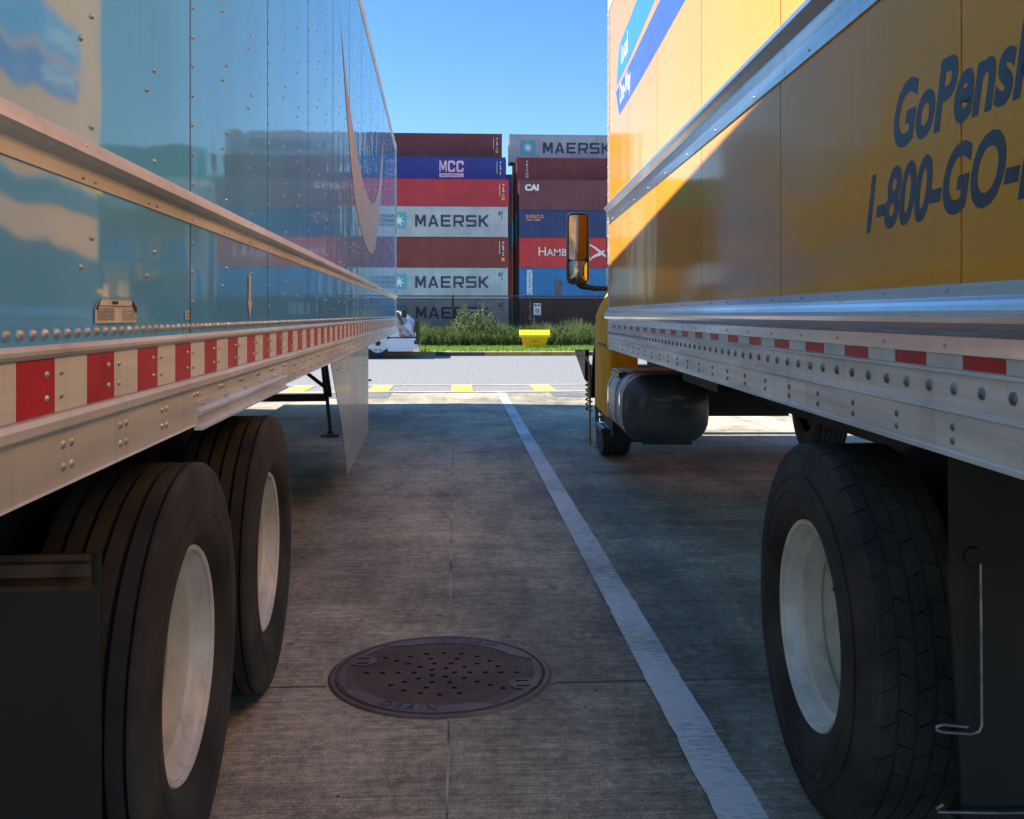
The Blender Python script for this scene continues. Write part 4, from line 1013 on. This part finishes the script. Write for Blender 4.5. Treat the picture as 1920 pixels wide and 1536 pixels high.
    for k in range(60):
        q = k / 59; aa = q * 2 * pi * 7; pts.append((.045 + .032 * cos(aa) , 9.95 + .032 * sin(aa), .70 - .34 * q))
    g.tube(pts, .008, 'plastic', 6); g.build('coiled_hose', cab)
    # mirror
    mr = D.objects.new('wing_mirror', None); COL.objects.link(mr); mr.parent = t; mr.location = (-.115, 9.35, 1.66)
    def rrect(w, h, r_, y, cx=0, cz=0, n=5):
        o = []
        for (sx, sz, a0) in ((1, 1, 0), (-1, 1, 90), (-1, -1, 180), (1, -1, 270)):
            for k in range(n): q = R(a0 + 90 * k / (n - 1)); o.append((cx + sx * (w / 2 - r_) + r_ * cos(q), y, cz + sz * (h / 2 - r_) + r_ * sin(q)))
        return o
    g = MB(); A = rrect(.205, .68, .05, 0, 0, .33); B = rrect(.225, .70, .06, .03, 0, .33); C_ = rrect(.16, .58, .05, .13, 0, .33); n = len(A)
    g.add(A + B + C_, [(i, (i + 1) % n, n + (i + 1) % n, n + i) for i in range(n)] + [(n + i, n + (i + 1) % n, 2 * n + (i + 1) % n, 2 * n + i) for i in range(n)] + [[2 * n + i for i in range(n)]], 'plastic', True)
    I = rrect(.175, .645, .035, 0.001, 0, .33); g.add(A + I, [(i, (i + 1) % n, n + (i + 1) % n, n + i) for i in range(n)], 'plastic'); g.build('housing', mr)
    g = MB()
    for (w_, h_, cz, rot) in ((.172, .43, .435, 0),(.172, .20, .11, 0)):
        p_ = rrect(w_, h_, .028, 0.004 if h_ < .3 else 0.026, 0, cz)
        vs = [(x, y - .10 * (z_ - cz), z_) for x, y, z_ in p_]
        if h_ < .3:   # convex lower glass
            vs = [(x, y, z_) for x, y, z_ in p_]; c0 = (0, -.018, cz); vs.append(c0)
            g.add(vs, [(i, (i + 1) % n, n) for i in range(n)], 'mirror', True)
        else: g.add(vs, [list(range(n))], 'mirror')
    g.build('glass', mr)
    g = MB(); g.tube([(0, .05, -.01), (.04, .05, -.035), (.16, .05, -.055), (.40, .0, -.07)], [.028, .03, .026, .024], 'plastic', 10); g.build('arm', mr)
    # fuel tank with straps and steps
    ft = D.objects.new('fuel_tank', None); COL.objects.link(ft); ft.parent = t; ft.location = (.292, 0, .688)
    g = MB(); A = rrect(.54, .42, .14, 6.80, 0, 0, 7); A2 = rrect(.605, .475, .17, 6.805, 0, 0, 7); B = rrect(.605, .475, .17, 7.78, 0, 0, 7); n = len(A)
    g.add(A + A2 + B, [(q * n + i, q * n + (i + 1) % n, (q + 1) * n + (i + 1) % n, (q + 1) * n + i) for q in range(2) for i in range(n)], 'alu', True)
    g.build('tank_body', ft)
    g = MB(); A = rrect(.545, .425, .142, 6.738, 0, 0, 7); A2 = rrect(.609, .479, .172, 6.80, 0, 0, 7); c0 = rrect(.3, .2, .08, 6.728, 0, 0, 7)
    g.add(c0 + A + A2, [(q * n + i, q * n + (i + 1) % n, (q + 1) * n + (i + 1) % n, (q + 1) * n + i) for q in range(2) for i in range(n)] + [list(range(n))], 'tank', True); g.build('tank_end', ft)
    for y in (6.90, 7.15, 7.62):
        g = MB(); A = rrect(.617, .487, .176, y, 0, 0, 7); B = rrect(.617, .487, .176, y + .055, 0, 0, 7); g.add(A + B, [(i, (i + 1) % n, n + (i + 1) % n, n + i) for i in range(n)], 'chrome' if y != 7.15 else 'plastic', True); g.build('strap', ft)
    g = MB(); g.box(-.15, .2, 6.86, 7.7, -.258, -.24, 'under'); g.build('cradle', ft)
    for (x0, x1, y0, y1, z_) in ((.02, .27, 7.25, 7.75, .925), (-.02, .24, 8.15, 8.62, .40)):
        g = MB(); g.box(x0, x1, y0, y1, z_ - .05, z_ - .012, 'plastic')
        for k in range(5):
            xx = x0 + .01 + (x1 - x0 - .02) * k / 4.6; g.box(xx, xx + .026, y0 + .005, y1 - .005, z_ - .011, z_, 'alu')
        g.build('step', t, bevel=.003)
    g = MB(); g.box(.0, .5, 8.2, 8.55, .27, .345, 'under'); g.box(.05, .12, 7.9, 8.5, .345, .50, 'under'); g.build('step_bracket', t)
    # rear mud flap with wire hook facing the camera
    mf = D.objects.new('mud_flap', None); COL.objects.link(mf); mf.parent = t; mf.location = (.040, 1.96, 0)
    g = MB(); g.add([(0, 0, .845), (.62, 0, .845), (.62, 0, .2), (.04, 0, .2), (0, .012, .845), (.62, .012, .845), (.62, .012, .2), (.04, .012, .2)], [(0, 1, 2, 3), (4, 7, 6, 5), (0, 3, 7, 4), (3, 2, 6, 7)], 'rubber'); g.build('flap', mf)
    g = MB(); g.box(0, .66, -.008, 0, .835, 1.075, 'under')
    vs = []
    for k in range(20):
        q = 2 * pi * k / 20; vs += [(.045 + .020 * cos(q), -.0085, .862 + .020 * sin(q)), (.045 + .017 * cos(q), -.016, .862 + .017 * sin(q))]
    g.add(vs, [(2 * k, 2 * k + 1, (2 * k + 3) % 40, (2 * k + 2) % 40) for k in range(20)] + [[2 * k + 1 for k in range(20)]], 'under')
    g.build('hanger_plate', mf)
    g = MB(); g.tube([(.055, -.022, .85), (.057, -.022, .60), (.058, -.022, .525), (.052, -.022, .512), (.035, -.022, .508), (-.02, -.022, .512), (-.034, -.022, .516), (-.034, -.022, .523), (-.02, -.022, .527), (.03, -.022, .522)], .0032, 'bolt_dark', 8)
    g.tube([(-.02, -.022, .366), (-.034, -.022, .359), (-.03, -.022, .352), (.1, -.022, .349), (.62, -.022, .354)], .0032, 'bolt_dark', 8); g.build('wire_hook', mf)
    return t
box_truck()

# bent tan pole with foot block beside the cab
t = thing('bent_pole', 'thin tan bent pole standing on a pale foot block beside the yellow cab', 'pole', (1.358, 9.80, 0))
g = MB(); g.tube([(-.10, .25, .925), (-.055, .12, .93), (-.03, .04, .915), (-.012, 0, .86), (-.004, 0, .80), (0, 0, .40), (0, 0, .02)], .0115, 'tan_pole', 8); g.build('rod', t)
g = MB(); g.box(.045, .10, -.10, .14, 0.002, .19, 'skirt'); g.build('foot_block', t, bevel=.006)
g = MB(); g.tube([(-.012, 0, .03), (.02, -.01, .045), (.05, -.01, .03)], .005, 'tan_pole', 6); g.build('link', t)

# ------------------------------------------------------------------ drain cover
t = thing('manhole_cover', 'round rusty cast iron drain cover with holes set in the concrete', 'manhole cover', (-.058, 3.665, 0))
def ringz(g, r0, r1, z0, z1_, mat, n=96, sy=1.0):
    vs = []
    for j in range(n):
        q = 2 * pi * j / n; vs += [(r0 * cos(q), r0 * sin(q), z0), (r1 * cos(q), r1 * sin(q), z1_)]
    g.add(vs, [(2 * j, 2 * j + 1, (2 * j + 3) % (2 * n), (2 * j + 2) % (2 * n)) for j in range(n)], mat)
g = MB(); ringz(g, .418, .408, .0012, .006, 'worn_iron'); ringz(g, .408, .393, .006, .006, 'worn_iron'); ringz(g, .393, .391, .006, .003, 'cast_iron'); g.build('rim', t)
g = MB(); ringz(g, .0, .390, .0022, .0022, 'hole_shade', 48); g.build('pit_shade', t, recalc=False)  # black disc just under the plate, painted shade for the holes
holes = [(-0.219, 0.164), (-0.172, 0.128), (-0.126, 0.093), (-0.078, 0.057), (-0.121, 0.173), (-0.058, 0.199), (-0.041, 0.144), (-0.025, 0.09), (-0.032, 0.024), (0.01, 0.205), (0.019, 0.036), (0.079, 0.19), (0.061, 0.138), (0.04, 0.087), (0.14, 0.159), (0.187, 0.108), (0.139, 0.08), (0.091, 0.047), (0.218, 0.048), (0.051, -0.007), (0.11, -0.011), (0.168, -0.013), (0.226, -0.016), (0.286, -0.02), (-0.277, 0.006), (-0.217, 0.003), (-0.16, 0.002), (-0.1, -0.001), (-0.032, -0.03), (0.018, -0.048), (0.089, -0.067), (0.135, -0.104), (0.182, -0.138), (0.228, -0.172), (-0.081, -0.06), (-0.131, -0.092), (-0.178, -0.12), (-0.029, -0.099), (0.035, -0.103), (-0.05, -0.151), (0.051, -0.157), (-0.069, -0.202), (-0.129, -0.171), (0.0, -0.217), (0.07, -0.209)]
# plate as a triangulated disc with real holes
g = MB()
bm = bmesh.new()
def circ(cx, cy, r_, n): 
    vs = [bm.verts.new((cx + r_ * cos(2 * pi * k / n), cy + r_ * sin(2 * pi * k / n), .0045)) for k in range(n)]
    return [bm.edges.new((vs[k], vs[(k + 1) % n])) for k in range(n)]
E = circ(0, 0, .387, 96)
for (hx, hy) in holes: E += circ(hx, hy, .0115, 10)
bmesh.ops.triangle_fill(bm, use_beauty=True, use_dissolve=False, edges=E)
# drop faces that fill the holes
dead = []
for f in bm.faces:
    c = f.calc_center_median()
    if any((c.x - hx) ** 2 + (c.y - hy) ** 2 < .0108 ** 2 for hx, hy in holes): dead.append(f)
bmesh.ops.delete(bm, geom=dead, context='FACES_ONLY')
bm.verts.index_update(); me_v = [tuple(v.co) for v in bm.verts]; me_f = [[v.index for v in f.verts] for f in bm.faces]; bm.free()
g.add(me_v, me_f, 'cast_iron')
# small raised grid studs over the middle field, broken at the holes
st = .0135; i = -23
for i in range(-23, 24):
    for j in range(-23, 24):
        x, y = (i + j) * st * .7071, (i - j) * st * .7071
        if x * x + y * y > .315 ** 2 or any((x - hx) ** 2 + (y - hy) ** 2 < .019 ** 2 for hx, hy in holes): continue
        w = .0042
        g.add([(x - w, y, .0046), (x, y - w, .0046), (x + w, y, .0046), (x, y + w, .0046), (x, y, .0068)], [(0, 1, 4), (1, 2, 4), (2, 3, 4), (3, 0, 4)], 'cast_iron')
g.build('cover_plate', t, recalc=False)
g = MB()
def arcband(a0, a1, r0, r1, mat, z_=.0070, n=30):
    vs = []
    for k in range(n + 1):
        q = R(a0 + (a1 - a0) * k / n); taper = min(1, 6 * min(k / n, 1 - k / n) + .35)
        ri = r1 - (r1 - r0) * taper
        vs += [(ri * cos(q), ri * sin(q), .0044), (ri * cos(q), ri * sin(q), z_), (r1 * cos(q), r1 * sin(q), z_), (r1 * cos(q), r1 * sin(q), .0044)]
    fs = []
    for k in range(n):
        for e in range(3): fs.append((4 * k + e, 4 * k + e + 1, 4 * k + 5 + e, 4 * k + 4 + e))
    g.add(vs, fs, mat)
arcband(20, 125, .318, .378, 'worn_iron'); arcband(205, 300, .318, .378, 'worn_iron')
arcband(128, 202, .352, .378, 'worn_iron'); arcband(-57, 17, .352, .378, 'worn_iron')
for (cx, cy) in ((-.300, .128), (.303, -.135)):
    vs = [(cx + .05 * cos(2 * pi * k / 16) * 1.1, cy + .052 * sin(2 * pi * k / 16), .0076) for k in range(16)]; g.add(vs, [list(range(16))], 'worn_iron')
    for dy in (-.025, .025): g.box(cx - .026, cx + .022, cy + dy - .005, cy + dy + .005, .0077, .0082, 'hole_shade')  # slots are thin black bars, their shade is painted
g.build('raised_band', t, recalc=False)
g = MB()
def curved(body, size, r_, a0, top):
    vs, fs = text_shape(body, size, .0, 'LEFT', 1.25)
    out = []
    for u, v in vs:
        if top: q = a0 - u / r_; rr2 = r_ + v
        else: q = a0 + u / r_; rr2 = r_ - v
        out.append((rr2 * cos(q), rr2 * sin(q), .0092))
    g.add(out, fs, 'hub')
curved("STORM", .062, .328, R(92), True); curved("DRAIN", .062, .366, R(-125), False); g.build('lettering', t, recalc=False)

# ------------------------------------------------------------------ white tractor truck on the road
t = thing('tractor_truck', 'white tractor truck with sloping hood parked at the far kerb', 'truck', (-1.22, 29.9, 0))
g = MB()   # hood section, nose towards +x ; widths along y 0.1..2.3
secs = [(-.02, .42, .98, .35), (-.10, .30, 1.18, .22), (-.45, .28, 1.42, .10), (-.9, .28, 1.54, .06), (-1.6, .30, 1.66, .04)]
vs = []
for x, zb, zt, i in secs: vs += [(x, i, zb), (x, i * .6, (zb + zt) / 2), (x, i + .04, zt - .12), (x, i + .25, zt), (x, 2.3 - i, zt), (x, 2.4 - i, zt - .12), (x, 2.4 - i * .6, (zb + zt) / 2), (x, 2.4 - i, zb)]
g.add(vs, [(q * 8 + i, q * 8 + (i + 1) % 8, q * 8 + 8 + (i + 1) % 8, q * 8 + 8 + i) for q in range(4) for i in range(8) if not (1 <= q and i in (7,))], 'white_paint', True)
g.add(vs[:8], [list(range(8))], 'plastic'); g.build('hood', t)
g = MB(); g.add([(-.02, .12, 1.28), (.02, .5, .95), (.01, .5, .5), (-.03, .2, .5), (-.08, .10, .9)], [(0, 1, 2, 3, 4)], 'plastic')
g.box(-.01, .03, .45, 1.95, .48, 1.15, 'plastic'); g.build('grille', t)
g = MB(); g.extrude_y([(-.85, .22), (.05, .22), (.07, .36), (-.02, .62), (-.82, .62), (-.95, .5)], .02, 2.38, 'white_paint'); g.build('bumper', t, bevel=.03)
g = MB(); g.box(-.90, .0, .03, 2.3, .622, .655, 'plastic'); g.box(-.06, .09, -.005, .20, .44, .56, 'plastic'); g.box(-.10, .10, -.008, .15, .20, .34, 'chrome'); g.build('bumper_trim', t, bevel=.01)
g = MB(); g.add([(-.62, .048, 1.15), (-.40, .04, 1.02), (-.10, .10, .74), (-.12, .14, .66), (-.5, .045, .66)], [(0, 1, 2, 3, 4)], 'lamp'); g.add([(-.47, .040, .74), (-.36, .040, .74), (-.36, .044, .66), (-.48, .044, .66)], [(0, 1, 2, 3)], 'lamp_red'); g.build('headlight', t)
g = MB()
cs = [(-1.3, 1.60), (-1.75, 2.35), (-2.0, 2.9), (-4.3, 3.5), (-4.4, .5), (-1.35, .5)]
g.extrude_y([(x, z_) for x, z_ in cs], .06, 2.34, 'white_paint'); g.build('cab_shell', t, bevel=.05)
g = MB(); g.add([(-1.45, .05, 1.55), (-1.85, .05, 2.3), (-2.9, .05, 2.3), (-2.9, .05, 1.5)], [(0, 1, 2, 3)], 'glass_dark')
g.add([(-1.30, .3, 1.66), (-1.30, 2.1, 1.66), (-1.72, 2.1, 2.34), (-1.72, .3, 2.34)], [(0, 1, 2, 3)], 'glass_dark')
g.add([(-.62, .035, 1.50), (-.50, .035, 1.46), (-.20, .06, 1.05), (-.30, .05, 1.08)], [(0, 1, 2, 3)], 'glass_dark') if False else None
g.add([(-.66, .0, 1.44), (-.52, .0, 1.42), (-.33, .02, 1.05), (-.46, .02, 1.03)], [(0, 1, 2, 3)], 'glass_dark')
g.build('window', t, recalc=False)
g = MB(); g.box(-.44, -.28, -.16, -.06, 1.26, 1.48, 'plastic'); g.tube([(-.36, -.11, 1.28), (-.30, .12, 1.12)], .018, 'plastic', 6); g.build('mirror', t, bevel=.02)
g = MB(); g.box(-6.8, -4.3, .7, 1.7, .7, .95, 'under'); g.build('chassis', t)
def side_wheel(x):
    wh = D.objects.new('wheel', None); COL.objects.link(wh); wh.parent = t; wh.location = (x, .04, .47); wh.rotation_euler = (0, 0, R(-90))
    g = MB(); pf, ms = tyre_profile(.28, .47, .29); g.lathe_x(pf, 'tyre', n=48, mats=ms); g.build('tyre', wh)
    g = MB(); g.lathe_x([(-.03, .286), (-.006, .29), (-.01, .27), (-.06, .25), (-.07, .13), (-.02, .10), (-.015, .0005)], 'alloy', n=40)
    g.build('rim', wh)
    g = MB()
    for k in range(10):  # wheel holes as flat black discs, shade painted on
        q = 2 * pi * k / 10; vs = [(-.055, .2 * cos(q) + .032 * cos(u * pi / 5), .2 * sin(q) + .032 * sin(u * pi / 5)) for u in range(10)]; g.add(vs, [list(range(10))], 'hole_shade')
    g.lathe_x([(-.03, .09), (.06, .07), (.07, .0005)], 'plastic', n=20); g.build('hub', wh)
side_wheel(-1.17); side_wheel(-5.6)
